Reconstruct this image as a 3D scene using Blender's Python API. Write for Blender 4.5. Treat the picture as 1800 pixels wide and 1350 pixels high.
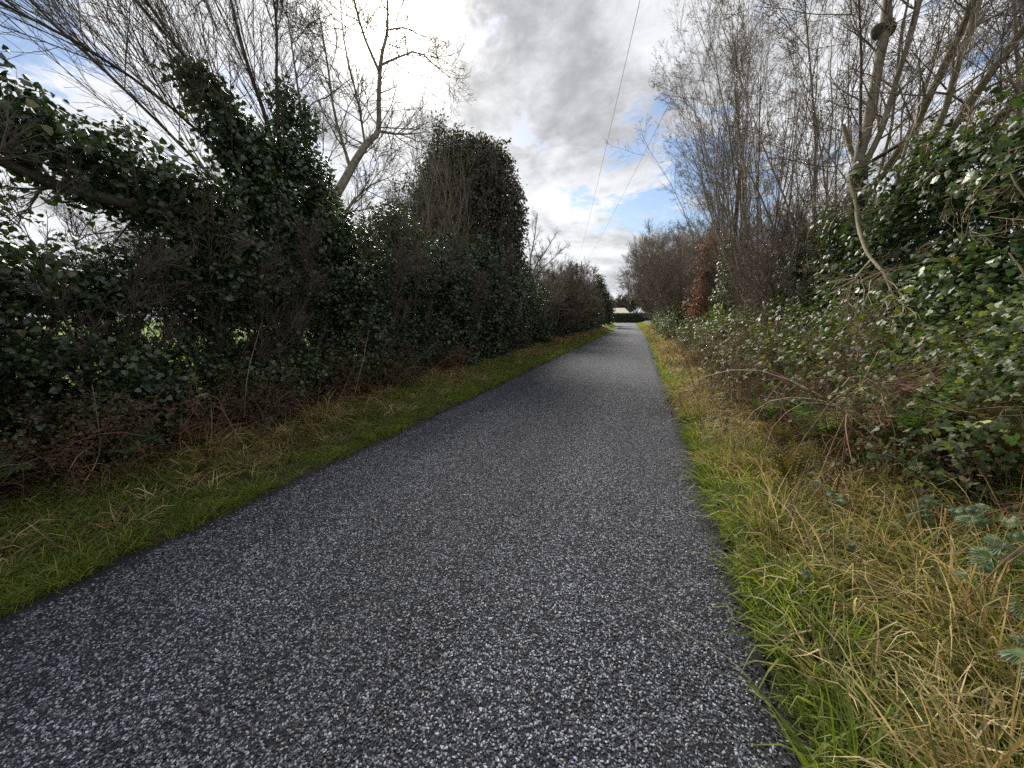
import bpy, math
import numpy as np
from mathutils import Matrix

for _o in list(bpy.data.objects):
    bpy.data.objects.remove(_o)
S = bpy.context.scene
COL = S.collection
R = math.radians

# ------------------------------------------------------------------ camera
cam_d = bpy.data.cameras.new("camera")
cam = bpy.data.objects.new("camera", cam_d)
COL.objects.link(cam)
cam.location = (0, 0, 1.6)
cam.rotation_euler = (R(90 - 9.58), 0, R(17.95))
cam_d.sensor_width = 36
cam_d.lens = 13.52
cam_d.clip_start = 0.02
cam_d.clip_end = 3000
S.camera = cam

# ------------------------------------------------------------------ sky, sun, exposure
SUN_EL, SUN_AZ = R(33), R(-32.5)          # azimuth from +Y towards +X
sun_dir = np.array([math.sin(SUN_AZ) * math.cos(SUN_EL), math.cos(SUN_AZ) * math.cos(SUN_EL), math.sin(SUN_EL)])
world = bpy.data.worlds.new("World")
S.world = world
world.use_nodes = True


class NT:
    """small helper to write node trees"""
    def __init__(self, tree):
        self.t = tree
        tree.nodes.clear()

    def n(self, typ, inp=None, **props):
        nd = self.t.nodes.new(typ)
        for k, v in props.items():
            setattr(nd, k, v)
        for k, v in (inp or {}).items():
            s = nd.inputs[k]
            if isinstance(v, bpy.types.NodeSocket):
                self.t.links.new(v, s)
            else:
                s.default_value = v
        return nd

    def math(self, op, a, b=0.0, c=0.0, clamp=False):
        return self.n('ShaderNodeMath', {0: a, 1: b, 2: c}, operation=op, use_clamp=clamp).outputs[0]

    def vmath(self, op, a, b=(0, 0, 0)):
        return self.n('ShaderNodeVectorMath', {0: a, 1: b}, operation=op)

    def smooth(self, v, a, b, lo=0.0, hi=1.0):
        return self.n('ShaderNodeMapRange', {'Value': v, 'From Min': a, 'From Max': b, 'To Min': lo, 'To Max': hi},
                      interpolation_type='SMOOTHSTEP').outputs[0]

    def noise(self, vec, scale, detail=6, rough=0.55, dist=0.0):
        return self.n('ShaderNodeTexNoise', {'Vector': vec, 'Scale': scale, 'Detail': detail, 'Roughness': rough, 'Distortion': dist}).outputs[0]

    def mix(self, f, a, b):
        nd = self.n('ShaderNodeMix', data_type='RGBA')
        for i, v in ((0, f), (6, a), (7, b)):
            if isinstance(v, bpy.types.NodeSocket):
                self.t.links.new(v, nd.inputs[i])
            else:
                nd.inputs[i].default_value = v if i == 0 else (*v, 1)[:4]
        return nd.outputs[2]

    def ramp(self, f, stops):
        nd = self.n('ShaderNodeValToRGB', {0: f})
        e = nd.color_ramp.elements
        while len(e) < len(stops):
            e.new(0.5)
        for el, (p, c) in zip(e, stops):
            el.position = p
            el.color = (*c, 1)
        return nd.outputs[0]


def build_world():
    t = NT(world.node_tree)
    d = t.n('ShaderNodeTexCoord').outputs['Generated']
    sep = t.n('ShaderNodeSeparateXYZ', {0: d})
    z = sep.outputs[2]
    zz = t.math('MAXIMUM', t.math('ADD', z, 0.20), 0.06)
    px = t.math('DIVIDE', sep.outputs[0], zz)
    py = t.math('DIVIDE', sep.outputs[1], zz)
    p = t.n('ShaderNodeCombineXYZ', {0: px, 1: py, 2: 3.7}).outputs[0]
    wv = t.n('ShaderNodeVectorMath', {0: t.n('ShaderNodeTexNoise', {'Vector': p, 'Scale': 1.6, 'Detail': 4}).outputs[1], 3: 0.32}, operation='SCALE').outputs[0]
    pw = t.vmath('ADD', p, wv).outputs[0]
    n1 = t.noise(pw, 2.1, 9, 0.62)
    n2 = t.noise(pw, 1.9, 8, 0.60)
    n3 = t.noise(pw, 5.5, 8, 0.66)

    def blob(v, r0, r1):
        v = np.array(v) / np.linalg.norm(v)
        dt = t.vmath('DOT_PRODUCT', d, tuple(v)).outputs['Value']
        return t.smooth(dt, math.cos(R(r1)), math.cos(R(r0)))

    def addall(vals):
        o = vals[0]
        for v in vals[1:]:
            o = t.math('ADD', o, v)
        return o
    N1 = t.math('MULTIPLY', t.math('SUBTRACT', n1, 0.5), 2.0)
    N2 = t.math('MULTIPLY', t.math('SUBTRACT', n2, 0.5), 2.0)
    N3 = t.math('MULTIPLY', t.math('SUBTRACT', n3, 0.5), 2.0)
    N4 = t.math('MULTIPLY', t.math('SUBTRACT', t.noise(pw, 14.0, 7, .68), 0.5), 2.0)
    def maxall(vals):
        o = vals[0]
        for v in vals[1:]:
            o = t.math('MAXIMUM', o, v)
        return o
    holes = maxall([t.math('MULTIPLY', blob(v, 0, r), a) for v, r, a in (
        ((.012, .932, .357), 8, .95), ((.10, .94, .32), 8, .9), ((-.247, .885, .395), 5, .72), ((.08, .974, .205), 8, 1.2), ((.18, .962, .21), 8, 1.1),
        ((.0, .968, .235), 6.5, 1.15), ((-.09, .962, .258), 6, .95), ((-.62, .70, .35), 12, .6), ((.506, .809, .30), 14, .4), ((-.835, .381, .398), 14, .2), ((-.507, .777, .372), 7, .4))])
    lump = addall([t.math('MULTIPLY', blob((-.035, .949, .305), 0, 6), 0.45), t.math('MULTIPLY', blob((-.12, .98, .15), 0, 9), 0.5), t.math('MULTIPLY', blob((.10, .985, .13), 0, 9), 0.4)])
    dens = addall([t.math('MULTIPLY', N1, 2.1), t.math('MULTIPLY', N3, 1.7), t.math('MULTIPLY', N4, 0.9), 0.78, lump, t.smooth(z, 0.20, 0.06, 0.0, 0.9)])
    dens = t.math('SUBTRACT', dens, holes)
    cover = t.smooth(dens, -0.35, 0.50)
    dark = addall([t.math('MULTIPLY', blob(v, 0, r), a) for v, r, a in (((-.25, .83, .50), 14, .36), ((-.08, .872, .481), 15, .22), ((.05, .84, .54), 20, .18), ((-.24, .88, .42), 10, .20), ((.0, .99, .10), 14, .35), ((-.05, .96, .28), 9, .2))])
    thick = t.smooth(addall([t.math('MULTIPLY', N2, 2.0), t.math('MULTIPLY', N3, 0.8), t.math('MULTIPLY', N1, 0.7), t.math('MULTIPLY', N4, 0.25), dark]), -0.35, 1.35)
    bright = t.mix(thick, (0.385, 0.39, 0.405), (0.170, 0.174, 0.182))
    dt = t.math('MAXIMUM', t.vmath('DOT_PRODUCT', d, tuple(sun_dir)).outputs['Value'], 0.0)
    g1 = t.math('MULTIPLY', t.math('POWER', dt, 300), 4.0)
    g2 = t.math('MULTIPLY', t.math('POWER', dt, 40), 0.10)
    block = t.math('SUBTRACT', 1.0, t.math('MULTIPLY', thick, 0.85))
    glow = t.math('MULTIPLY', t.math('ADD', g1, g2), block)
    gl = t.n('ShaderNodeVectorMath', {0: (1.0, 0.92, 0.78), 3: glow}, operation='SCALE').outputs[0]
    cc = t.n('ShaderNodeVectorMath', {0: bright, 1: gl}, operation='ADD').outputs[0]
    cc10 = t.n('ShaderNodeVectorMath', {0: cc, 3: 10.0}, operation='SCALE').outputs[0]
    sky = t.n('ShaderNodeTexSky', sky_type='NISHITA', sun_disc=False, sun_elevation=SUN_EL, sun_rotation=SUN_AZ,
              altitude=50, air_density=1.0, dust_density=0.6, ozone_density=2.0)
    b1 = t.n('ShaderNodeBackground', {'Color': sky.outputs[0], 'Strength': 0.05})
    b2 = t.n('ShaderNodeBackground', {'Color': cc10, 'Strength': 0.10})
    mx = t.n('ShaderNodeMixShader', {0: cover, 1: b1.outputs[0], 2: b2.outputs[0]})
    t.n('ShaderNodeOutputWorld', {0: mx.outputs[0]})


build_world()
sun_l = bpy.data.lights.new("sun", 'SUN')
sun_l.energy = 4.4
sun_l.angle = R(26)
sun_l.color = (1.0, 0.94, 0.84)
sun_o = bpy.data.objects.new("sun", sun_l)
COL.objects.link(sun_o)
from mathutils import Vector
sun_o.rotation_euler = Vector(tuple(-sun_dir)).to_track_quat('-Z', 'Y').to_euler()
S.view_settings.view_transform = 'Standard'
S.view_settings.look = 'None'
S.view_settings.exposure = 1.38
S.view_settings.gamma = 1.0
S.render.engine = 'CYCLES'
S.cycles.max_bounces = 6
S.cycles.diffuse_bounces = 3
S.cycles.glossy_bounces = 2
S.cycles.transmission_bounces = 3
S.cycles.use_denoising = False


# ------------------------------------------------------------------ materials
def mat(name):
    m = bpy.data.materials.new(name)
    m.use_nodes = True
    return m, NT(m.node_tree)


def leaf_mat(name, stops, rough=0.42, trans=0.25, spec=0.5, tc=(1.5, 1.6, 0.6)):
    m, t = mat(name)
    f = t.n('ShaderNodeAttribute', attribute_name='rnd').outputs['Fac']
    obj = t.n('ShaderNodeObjectInfo').outputs['Random']
    f2 = t.math('FRACT', t.math('ADD', f, t.math('MULTIPLY', obj, 0.25)))
    pos = t.n('ShaderNodeNewGeometry')
    n = t.noise(pos.outputs['Position'], 45, 2)
    col = t.ramp(f2, stops)
    col = t.mix(t.smooth(n, 0.35, 0.75), col, t.n('ShaderNodeVectorMath', {0: col, 3: 0.7}, operation='SCALE').outputs[0])
    p = t.n('ShaderNodeBsdfPrincipled', {'Base Color': col, 'Roughness': rough, 'Specular IOR Level': spec})
    tr = t.n('ShaderNodeBsdfTranslucent', {'Color': t.n('ShaderNodeVectorMath', {0: col, 1: tc}, operation='MULTIPLY').outputs[0]})
    mx = t.n('ShaderNodeMixShader', {0: trans, 1: p.outputs[0], 2: tr.outputs[0]})
    t.n('ShaderNodeOutputMaterial', {0: mx.outputs[0]})
    return m


def bark_mat(name, a, b, scale=30, rough=0.85):
    m, t = mat(name)
    g = t.n('ShaderNodeNewGeometry').outputs['Position']
    n = t.noise(g, scale, 6, 0.65)
    rn = t.n('ShaderNodeAttribute', attribute_name='rnd').outputs['Fac']
    f = t.math('ADD', t.math('MULTIPLY', n, 0.7), t.math('MULTIPLY', rn, 0.35))
    col = t.mix(t.smooth(f, 0.3, 0.75), a, b)
    bp = t.n('ShaderNodeBump', {'Strength': 0.5, 'Distance': 0.01, 'Height': n})
    p = t.n('ShaderNodeBsdfPrincipled', {'Base Color': col, 'Roughness': rough, 'Specular IOR Level': 0.25, 'Normal': bp.outputs[0]})
    t.n('ShaderNodeOutputMaterial', {0: p.outputs[0]})
    return m


M = {}
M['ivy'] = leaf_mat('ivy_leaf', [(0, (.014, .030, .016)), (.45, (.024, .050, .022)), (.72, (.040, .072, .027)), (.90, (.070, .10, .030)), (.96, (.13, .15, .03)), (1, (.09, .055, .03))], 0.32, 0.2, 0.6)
M['ivy_lit'] = leaf_mat('ivy_leaf_bright', [(0, (.020, .042, .017)), (.4, (.036, .070, .024)), (.72, (.058, .095, .030)), (.9, (.095, .125, .035)), (.96, (.18, .17, .03)), (1, (.10, .06, .03))], 0.47, 0.24, 0.4)  # lighter copy of the ivy leaf, its sunlit tone put into the colour
M['bramble'] = leaf_mat('bramble_leaf', [(0, (.026, .048, .020)), (.4, (.045, .075, .026)), (.7, (.070, .098, .032)), (.86, (.10, .12, .04)), (.95, (.20, .21, .035)), (1, (.10, .05, .025))], 0.55, 0.28, 0.32)
M['conifer'] = leaf_mat('conifer_spray', [(0, (.016, .028, .014)), (.6, (.030, .045, .018)), (1, (.055, .065, .022))], 0.6, 0.12, 0.3)
M['dome'] = leaf_mat('olive_ivy_leaf', [(0, (.026, .029, .017)), (.4, (.042, .041, .024)), (.75, (.062, .052, .034)), (1, (.095, .07, .045))], 0.5, 0.15, 0.4)
M['copper'] = leaf_mat('dead_beech_leaf', [(0, (.075, .036, .022)), (.5, (.13, .060, .034)), (1, (.21, .11, .06))], 0.6, 0.35, 0.3, (1.3, 1.1, .7))
M['dead'] = leaf_mat('dead_leaf', [(0, (.035, .024, .016)), (.5, (.07, .047, .03)), (1, (.14, .095, .055))], 0.7, 0.2, 0.2, (1.2, 1.1, .8))
M['fern'] = leaf_mat('fern_leaf', [(0, (.05, .09, .03)), (.6, (.08, .13, .045)), (1, (.13, .17, .06))], 0.55, 0.35, 0.3)
M['fern_dead'] = leaf_mat('dry_fern_leaf', [(0, (.07, .065, .02)), (.6, (.12, .095, .03)), (1, (.19, .145, .05))], 0.65, 0.30, 0.2, (1.2, 1.15, .6))
M['dock'] = leaf_mat('broad_leaf', [(0, (.045, .085, .030)), (.6, (.075, .115, .04)), (1, (.13, .15, .05))], 0.5, 0.3, 0.4)
M['grass'] = leaf_mat('green_grass', [(0, (.075, .115, .020)), (.5, (.14, .185, .032)), (.8, (.21, .24, .050)), (1, (.31, .28, .09))], 0.55, 0.40, 0.3)
M['straw'] = leaf_mat('dry_grass', [(0, (.08, .10, .026)), (.25, (.135, .112, .045)), (.5, (.265, .20, .082)), (.8, (.45, .34, .155)), (1, (.58, .48, .28))], 0.6, 0.35, 0.3, (1.15, 1.1, .75))
M['moss'] = leaf_mat('verge_moss', [(0, (.070, .105, .018)), (.6, (.125, .170, .030)), (1, (.21, .22, .06))], 0.7, 0.35, 0.2)
M['bark_dark'] = bark_mat('dark_bark', (.025, .021, .018), (.085, .072, .058), 22)
M['bark_pale'] = bark_mat('pale_bark', (.10, .088, .068), (.30, .265, .205), 16)
M['bark_moss'] = bark_mat('mossy_bark', (.07, .065, .035), (.20, .17, .10), 18)
M['twig'] = bark_mat('twig_bark', (.055, .043, .034), (.14, .112, .088), 12)
M['twig_lit'] = bark_mat('grey_twig_bark', (.09, .076, .062), (.25, .21, .165), 12)  # paler, greyer copy of the twig bark; the light on it is coloured in
M['twig_red'] = bark_mat('brown_twig_bark', (.085, .068, .057), (.22, .178, .145), 12)
M['stem_dry'] = bark_mat('dry_stem', (.14, .105, .065), (.36, .28, .19), 20)
M['cane'] = bark_mat('bramble_cane', (.07, .035, .025), (.17, .10, .06), 20)
M['wire'] = bark_mat('wire_metal', (.28, .28, .29), (.38, .38, .39), 5)


# ------------------------------------------------------------------ mesh helpers
class Geo:
    def __init__(self):
        self.v, self.f, self.r, self.nv = [], [], [], 0

    def add(self, v, faces, rnd):
        v = np.asarray(v, np.float32).reshape(-1, 3)
        for f in faces:
            self.f.append(np.asarray(f, np.int64) + self.nv)
        self.v.append(v)
        self.r.append(np.broadcast_to(np.asarray(rnd, np.float32), (len(v),)).copy())
        self.nv += len(v)
        return self

    def mesh(self, name, base=(0, 0, 0), smooth=False):
        me = bpy.data.meshes.new(name)
        v = np.concatenate(self.v) - np.asarray(base, np.float32)
        me.vertices.add(len(v))
        me.vertices.foreach_set('co', v.astype(np.float32).ravel())
        loops = np.concatenate([f.ravel() for f in self.f])
        tot = np.concatenate([np.full(len(f), f.shape[1]) for f in self.f])
        me.loops.add(len(loops))
        me.loops.foreach_set('vertex_index', loops.astype(np.int32))
        me.polygons.add(len(tot))
        me.polygons.foreach_set('loop_start', np.concatenate([[0], np.cumsum(tot)[:-1]]).astype(np.int32))
        me.polygons.foreach_set('use_smooth', np.full(len(tot), smooth))
        a = me.attributes.new('rnd', 'FLOAT', 'POINT')
        a.data.foreach_set('value', np.concatenate(self.r).astype(np.float32))
        me.update(calc_edges=True)
        return me


STATS = {'tris': 0}


def put(name, geo, m, parent=None, base=None, kind=None, smooth=False, label=None):
    """link a Geo (in world coordinates) as one object, relative to its parent's base"""
    if isinstance(geo, Geo):
        if not geo.v:
            return None
        b = base if base is not None else (tuple(parent.matrix_world.translation) if parent and parent.type == 'EMPTY' and False else (parent['base'] if parent else (0, 0, 0)))
        STATS['tris'] += int(sum(len(f) * (f.shape[1] - 2) for f in geo.f))
        me = geo.mesh(name, b, smooth)
    else:
        me = geo
    if m is not None and not me.materials:
        me.materials.append(m)
    o = bpy.data.objects.new(name, me)
    COL.objects.link(o)
    if parent:
        o.parent = parent
        o['base'] = parent['base']
    if kind:
        o['kind'] = kind
    if label:
        o['label'] = label
    return o


def thing(name, label, cat, base, group=None):
    o = bpy.data.objects.new(name, None)
    COL.objects.link(o)
    o.location = base
    o.empty_display_size = 0.3
    o['base'] = [float(x) for x in base]
    o['label'] = label
    o['category'] = cat
    if group:
        o['group'] = group
    return o


def nrm(a):
    return a / np.maximum(np.linalg.norm(a, axis=-1, keepdims=True), 1e-9)


def curves(rng, P0, D, L, Sg, wander=0.1, trop=0.0, sag=None):
    """N random growth curves with Sg points; trop>0 bends upwards"""
    P0 = np.asarray(P0, float)
    N = len(P0)
    d = nrm(np.asarray(D, float))
    step = (np.asarray(L, float) / (Sg - 1))[:, None]
    out = [P0]
    p = P0
    up = np.zeros((N, 3)); up[:, 2] = 1
    for i in range(Sg - 1):
        tr = trop if np.isscalar(trop) else np.asarray(trop)[:, None]
        if sag is not None:
            tr = tr - sag * i / (Sg - 1)
        d = nrm(d + wander * rng.normal(size=(N, 3)) + tr * up)
        p = p + d * step
        out.append(p)
    return np.stack(out, 1)


def taper(N, Sg, r0, r1):
    s = np.linspace(0, 1, Sg)[None]
    r0 = np.broadcast_to(np.asarray(r0, float), (N,))[:, None]
    r1 = np.broadcast_to(np.asarray(r1, float), (N,))[:, None]
    return r0 + (r1 - r0) * s ** 0.8


def children(rng, P, Rr, k, t0=0.25, t1=0.98, ang=35, angv=12, lf=0.45, Sg=5, wander=0.12, trop=0.05, rtip=0.0015, rf=0.55, rmax=1, out=0.0, Lmin=0.05):
    N, Sp, _ = P.shape
    t = rng.uniform(t0, t1, (N, k)) * (Sp - 1)
    i = np.minimum(t.astype(int), Sp - 2)
    fr = (t - i)[..., None]
    n = np.arange(N)[:, None]
    pos = P[n, i] * (1 - fr) + P[n, i + 1] * fr
    tan = nrm(P[n, i + 1] - P[n, i])
    rr = (Rr[n, i] * (1 - fr[..., 0]) + Rr[n, i + 1] * fr[..., 0]) * rf
    perp = nrm(np.cross(tan, rng.normal(size=tan.shape)))
    a = np.radians(rng.normal(ang, angv, (N, k)))[..., None]
    d = np.cos(a) * tan + np.sin(a) * perp
    plen = np.linalg.norm(np.diff(P, axis=1), axis=2).sum(1)[:, None]
    L = np.maximum(plen * lf * (1.15 - t / (Sp - 1)) * rng.uniform(0.6, 1.3, (N, k)), Lmin)
    pos, d, L, rr = pos.reshape(-1, 3), d.reshape(-1, 3), L.ravel(), np.minimum(rr.ravel(), rmax)
    C = curves(rng, pos, d, L, Sg, wander, trop)
    return C, taper(len(C), Sg, np.maximum(rr, rtip), rtip)


def tube(geo, P, Rr, m=3, rnd=None, rng=None):
    P = np.asarray(P, float)
    N, Sp, _ = P.shape
    T = nrm(np.gradient(P, axis=1))
    mean = nrm(P[:, -1] - P[:, 0])
    ref = np.where(np.abs(mean[:, 2:3]) < 0.8, np.array([[0, 0, 1.0]]), np.array([[1.0, 0.13, 0]]))
    A = nrm(np.cross(T, ref[:, None, :]))
    B = np.cross(T, A)
    th = np.arange(m) * 2 * np.pi / m
    ring = A[:, :, None, :] * np.cos(th)[None, None, :, None] + B[:, :, None, :] * np.sin(th)[None, None, :, None]
    V = P[:, :, None, :] + ring * Rr[:, :, None, None]
    idx = np.arange(N * Sp * m).reshape(N, Sp, m)
    a = idx[:, :-1, :]
    b = np.roll(a, -1, axis=2)
    c = idx[:, 1:, :]
    d = np.roll(c, -1, axis=2)
    F = np.stack([a, b, d, c], -1).reshape(-1, 4)
    if rnd is None:
        rnd = np.repeat((rng or np.random.default_rng(1)).uniform(0, 1, N), Sp * m)
    geo.add(V.reshape(-1, 3), [F], rnd)


def smoothline(pts, n):
    """Catmull-Rom through hand-set points"""
    p = np.asarray(pts, float)
    p = np.vstack([2 * p[0] - p[1], p, 2 * p[-1] - p[-2]])
    k = len(p) - 3
    u = np.linspace(0, k - 1e-6, n)
    i = u.astype(int)
    t = (u - i)[:, None]
    a, b, c, d = p[i], p[i + 1], p[i + 2], p[i + 3]
    return 0.5 * ((2 * b) + (c - a) * t + (2 * a - 5 * b + 4 * c - d) * t ** 2 + (3 * b - a - 3 * c + d) * t ** 3)


# leaf templates: verts, faces
def T_leaf(w1=.45, w2=.38, y1=.12, y2=.55, dz=.10):
    v = np.array([(0, 0, 0), (0, 1, -.10), (-w1, y1, -dz), (-w2, y2, -dz * 1.1), (w1, y1, -dz), (w2, y2, -dz * 1.1)])
    return v, [np.array([[0, 1, 3, 2], [0, 4, 5, 1]])]


LEAF_IVY = T_leaf(.46, .40, .05, .48)
LEAF_OVAL = T_leaf(.26, .27, .30, .66, .06)
LEAF_BUD = (np.array([(0, 0, 0), (.2, .5, 0), (0, 1, 0), (-.2, .5, 0)]), [np.array([[0, 1, 2, 3]])])
LEAF_SPRAY = (np.array([(0, 0, 0), (-.16, .25, .0), (-.26, .62, -.05), (-.06, .72, 0), (0, 1.0, -.08), (.06, .72, 0), (.26, .62, -.05), (.16, .25, 0)]),
              [np.array([[0, 3, 2, 1], [0, 7, 6, 5], [0, 5, 4, 3]])])
LEAF_IVY_FINE = (np.array([(0, 0, 0), (0, 1.02, -.12), (-.34, -.12, -.05), (-.60, .20, -.12), (-.30, .38, -.05), (-.34, .62, -.1), (-.14, .76, -.06),
                           (.34, -.12, -.05), (.60, .20, -.12), (.30, .38, -.05), (.34, .62, -.1), (.14, .76, -.06), (0, .42, .02)]),
                 [np.array([[0, 12, 3, 2], [12, 5, 4, 3], [12, 1, 6, 5], [0, 7, 8, 12], [12, 8, 9, 10], [12, 10, 11, 1]])])


def trifoliate():
    v, f = T_leaf(.34, .33, .22, .62, .07)
    V, F = [], []
    for k, (ang, off, s) in enumerate(((0, (0, .32, 0), 1.0), (72, (0, .16, 0), .82), (-72, (0, .16, 0), .82))):
        a = R(ang)
        w = v * s
        w = np.stack([w[:, 0] * math.cos(a) - w[:, 1] * math.sin(a), w[:, 0] * math.sin(a) + w[:, 1] * math.cos(a), w[:, 2]], 1)
        V.append(w + np.array(off))
        F.append(f[0] + 6 * k)
    return np.concatenate(V) * .75, [np.concatenate(F)]


LEAF_TRI = trifoliate()


def leaves(geo, tmpl, pos, nor, tip, size, rnd):
    v, fs = tmpl
    N = len(pos)
    if N == 0:
        return
    Z = nrm(nor)
    Y = nrm(tip - Z * (tip * Z).sum(1, keepdims=True))
    X = np.cross(Y, Z)
    s = np.broadcast_to(np.asarray(size, float), (N,))[:, None, None]
    W = pos[:, None] + s * (v[None, :, 0:1] * X[:, None] + v[None, :, 1:2] * Y[:, None] + v[None, :, 2:3] * Z[:, None])
    k = len(v)
    off = (np.arange(N) * k)[:, None, None]
    geo.add(W.reshape(-1, 3), [(f[None] + off).reshape(-1, f.shape[1]) for f in fs], np.repeat(rnd, k))


def lf_noise(p, seed, s=1.0):
    r = np.random.default_rng(seed)
    o = np.zeros(len(p))
    for k in range(6):
        d = r.normal(size=3) * s * (1 + .5 * k)
        o += np.sin(p @ d + r.uniform(0, 6.3)) / (1 + .4 * k)
    return o / 2.6


SOLO = {}


def solo_leaves(rng, root, m, tmpl, pos, nor, tip, sz, name='leaf'):
    """single leaf objects, sharing one mesh per material"""
    key = (m.name, id(tmpl))
    if key not in SOLO:
        L = []
        for k in range(5):
            g = Geo()
            g.add(tmpl[0], tmpl[1], .1 + .2 * k)
            me = g.mesh('leaf', (0, 0, 0))
            me.materials.append(m)
            L.append(me)
        SOLO[key] = L
    Z = nrm(nor)
    Y = nrm(tip - Z * (tip * Z).sum(1, keepdims=True))
    X = np.cross(Y, Z)
    b = np.array(root['base'])
    for i in range(len(pos)):
        o = bpy.data.objects.new(name, SOLO[key][int(rng.integers(5))])
        COL.objects.link(o)
        o.parent = root
        s = float(sz[i])
        mt = np.eye(4)
        mt[:3, 0], mt[:3, 1], mt[:3, 2], mt[:3, 3] = X[i] * s, Y[i] * s, Z[i] * s, pos[i] - b
        o.matrix_local = Matrix(mt.tolist())


EYE = np.array([0, 0, 1.6])


# ---- scattered stuff: points carrying rotation, scale and variant; geometry nodes put a small spray on each
def quat(X, Y, Z):
    """rotation quaternions (w,x,y,z) of N orthonormal frames"""
    m = np.stack([X, Y, Z], -1)
    q = np.empty((len(X), 4))
    q[:, 0] = np.sqrt(np.maximum(0, 1 + m[:, 0, 0] + m[:, 1, 1] + m[:, 2, 2])) / 2
    q[:, 1] = np.copysign(np.sqrt(np.maximum(0, 1 + m[:, 0, 0] - m[:, 1, 1] - m[:, 2, 2])) / 2, m[:, 2, 1] - m[:, 1, 2])
    q[:, 2] = np.copysign(np.sqrt(np.maximum(0, 1 - m[:, 0, 0] + m[:, 1, 1] - m[:, 2, 2])) / 2, m[:, 0, 2] - m[:, 2, 0])
    q[:, 3] = np.copysign(np.sqrt(np.maximum(0, 1 - m[:, 0, 0] - m[:, 1, 1] + m[:, 2, 2])) / 2, m[:, 1, 0] - m[:, 0, 1])
    return q


PROTO = {}


def proto_set(key, geos, m):
    """a set of small variant meshes (not in the scene) and the node group that scatters them"""
    if key in PROTO:
        return PROTO[key]
    c = bpy.data.collections.new(key)
    for g in geos:
        STATS['tris'] += int(sum(len(f) * (f.shape[1] - 2) for f in g.f))
        me = g.mesh(key)
        for mm in (m if isinstance(m, (list, tuple)) else [m]):
            me.materials.append(mm)
        if g.__dict__.get('mi') is not None:
            me.polygons.foreach_set('material_index', np.concatenate(g.mi).astype(np.int32))
        c.objects.link(bpy.data.objects.new(key, me))
    ng = bpy.data.node_groups.new('scatter_' + key, 'GeometryNodeTree')
    ng.interface.new_socket('Geometry', in_out='INPUT', socket_type='NodeSocketGeometry')
    ng.interface.new_socket('Geometry', in_out='OUTPUT', socket_type='NodeSocketGeometry')
    N, Lk = ng.nodes, ng.links
    gi, go = N.new('NodeGroupInput'), N.new('NodeGroupOutput')
    ip = N.new('GeometryNodeInstanceOnPoints')
    ci = N.new('GeometryNodeCollectionInfo')
    ci.inputs['Collection'].default_value = c
    ci.inputs['Separate Children'].default_value = True
    ci.inputs['Reset Children'].default_value = True
    ip.inputs['Pick Instance'].default_value = True

    def attr(nm, ty):
        a = N.new('GeometryNodeInputNamedAttribute')
        a.data_type = ty
        a.inputs['Name'].default_value = nm
        return a.outputs['Attribute']
    Lk.new(gi.outputs[0], ip.inputs['Points'])
    Lk.new(ci.outputs[0], ip.inputs['Instance'])
    Lk.new(attr('idx', 'INT'), ip.inputs['Instance Index'])
    Lk.new(attr('rot', 'QUATERNION'), ip.inputs['Rotation'])
    Lk.new(attr('scl', 'FLOAT_VECTOR'), ip.inputs['Scale'])
    Lk.new(ip.outputs[0], go.inputs[0])
    PROTO[key] = (ng, len(geos))
    return PROTO[key]


def scatter_part(name, ps, pos, Y, Z, scl, rng, root=None, width=None):
    """one stuff object: sprays at POS, their axis along Y, their face towards Z"""
    ng, nv = ps
    if len(pos) == 0:
        return None
    STATS['inst'] = STATS.get('inst', 0) + len(pos)
    Z = nrm(Z)
    Y = nrm(Y - Z * (Y * Z).sum(1, keepdims=True))
    X = np.cross(Y, Z)
    me = bpy.data.meshes.new(name)
    b = np.array(root['base']) if root else np.zeros(3)
    me.vertices.add(len(pos))
    me.vertices.foreach_set('co', (pos - b).astype(np.float32).ravel())
    me.attributes.new('rot', 'QUATERNION', 'POINT').data.foreach_set('value', quat(X, Y, Z).astype(np.float32).ravel())
    sc = np.broadcast_to(np.asarray(scl, float), (len(pos),))
    wd = sc if width is None else np.broadcast_to(np.asarray(width, float), (len(pos),))
    me.attributes.new('scl', 'FLOAT_VECTOR', 'POINT').data.foreach_set('vector', np.stack([wd, sc, wd], 1).astype(np.float32).ravel())
    me.attributes.new('idx', 'INT', 'POINT').data.foreach_set('value', rng.integers(0, nv, len(pos)).astype(np.int32))
    me.update()
    o = bpy.data.objects.new(name, me)
    COL.objects.link(o)
    if root:
        o.parent = root
        o['base'] = root['base']
    o['kind'] = 'stuff'
    o.modifiers.new('scatter', 'NODES').node_group = ng
    return o


def leaf_sprays(key, m, tmpl, n=14, sig=1.5, axis=2.6, lean=.55, stem=None):
    """sprays of N leaves about an axis along Y, facing +Z; one unit = one leaf length"""
    if key in PROTO:
        return PROTO[key]
    r = np.random.default_rng(abs(hash(key)) % 1000 if False else sum(map(ord, key)))
    out = []
    for k in range(7):
        pos = np.stack([r.normal(0, sig * .8, n), r.uniform(-axis, axis, n), r.normal(0, sig * .6, n)], 1)
        nor = np.array([0, 0, 1.0]) + r.normal(size=(n, 3)) * lean
        tip = np.array([0, .8, -.1]) + r.normal(size=(n, 3)) * .75
        g = Geo()
        tone = r.uniform(0, .4)
        leaves(g, tmpl, pos, nor, tip, r.uniform(.6, 1.25, n), np.clip(tone + r.uniform(0, .6, n), 0, .999))
        out.append(g)
    return proto_set(key, out, m)


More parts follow.
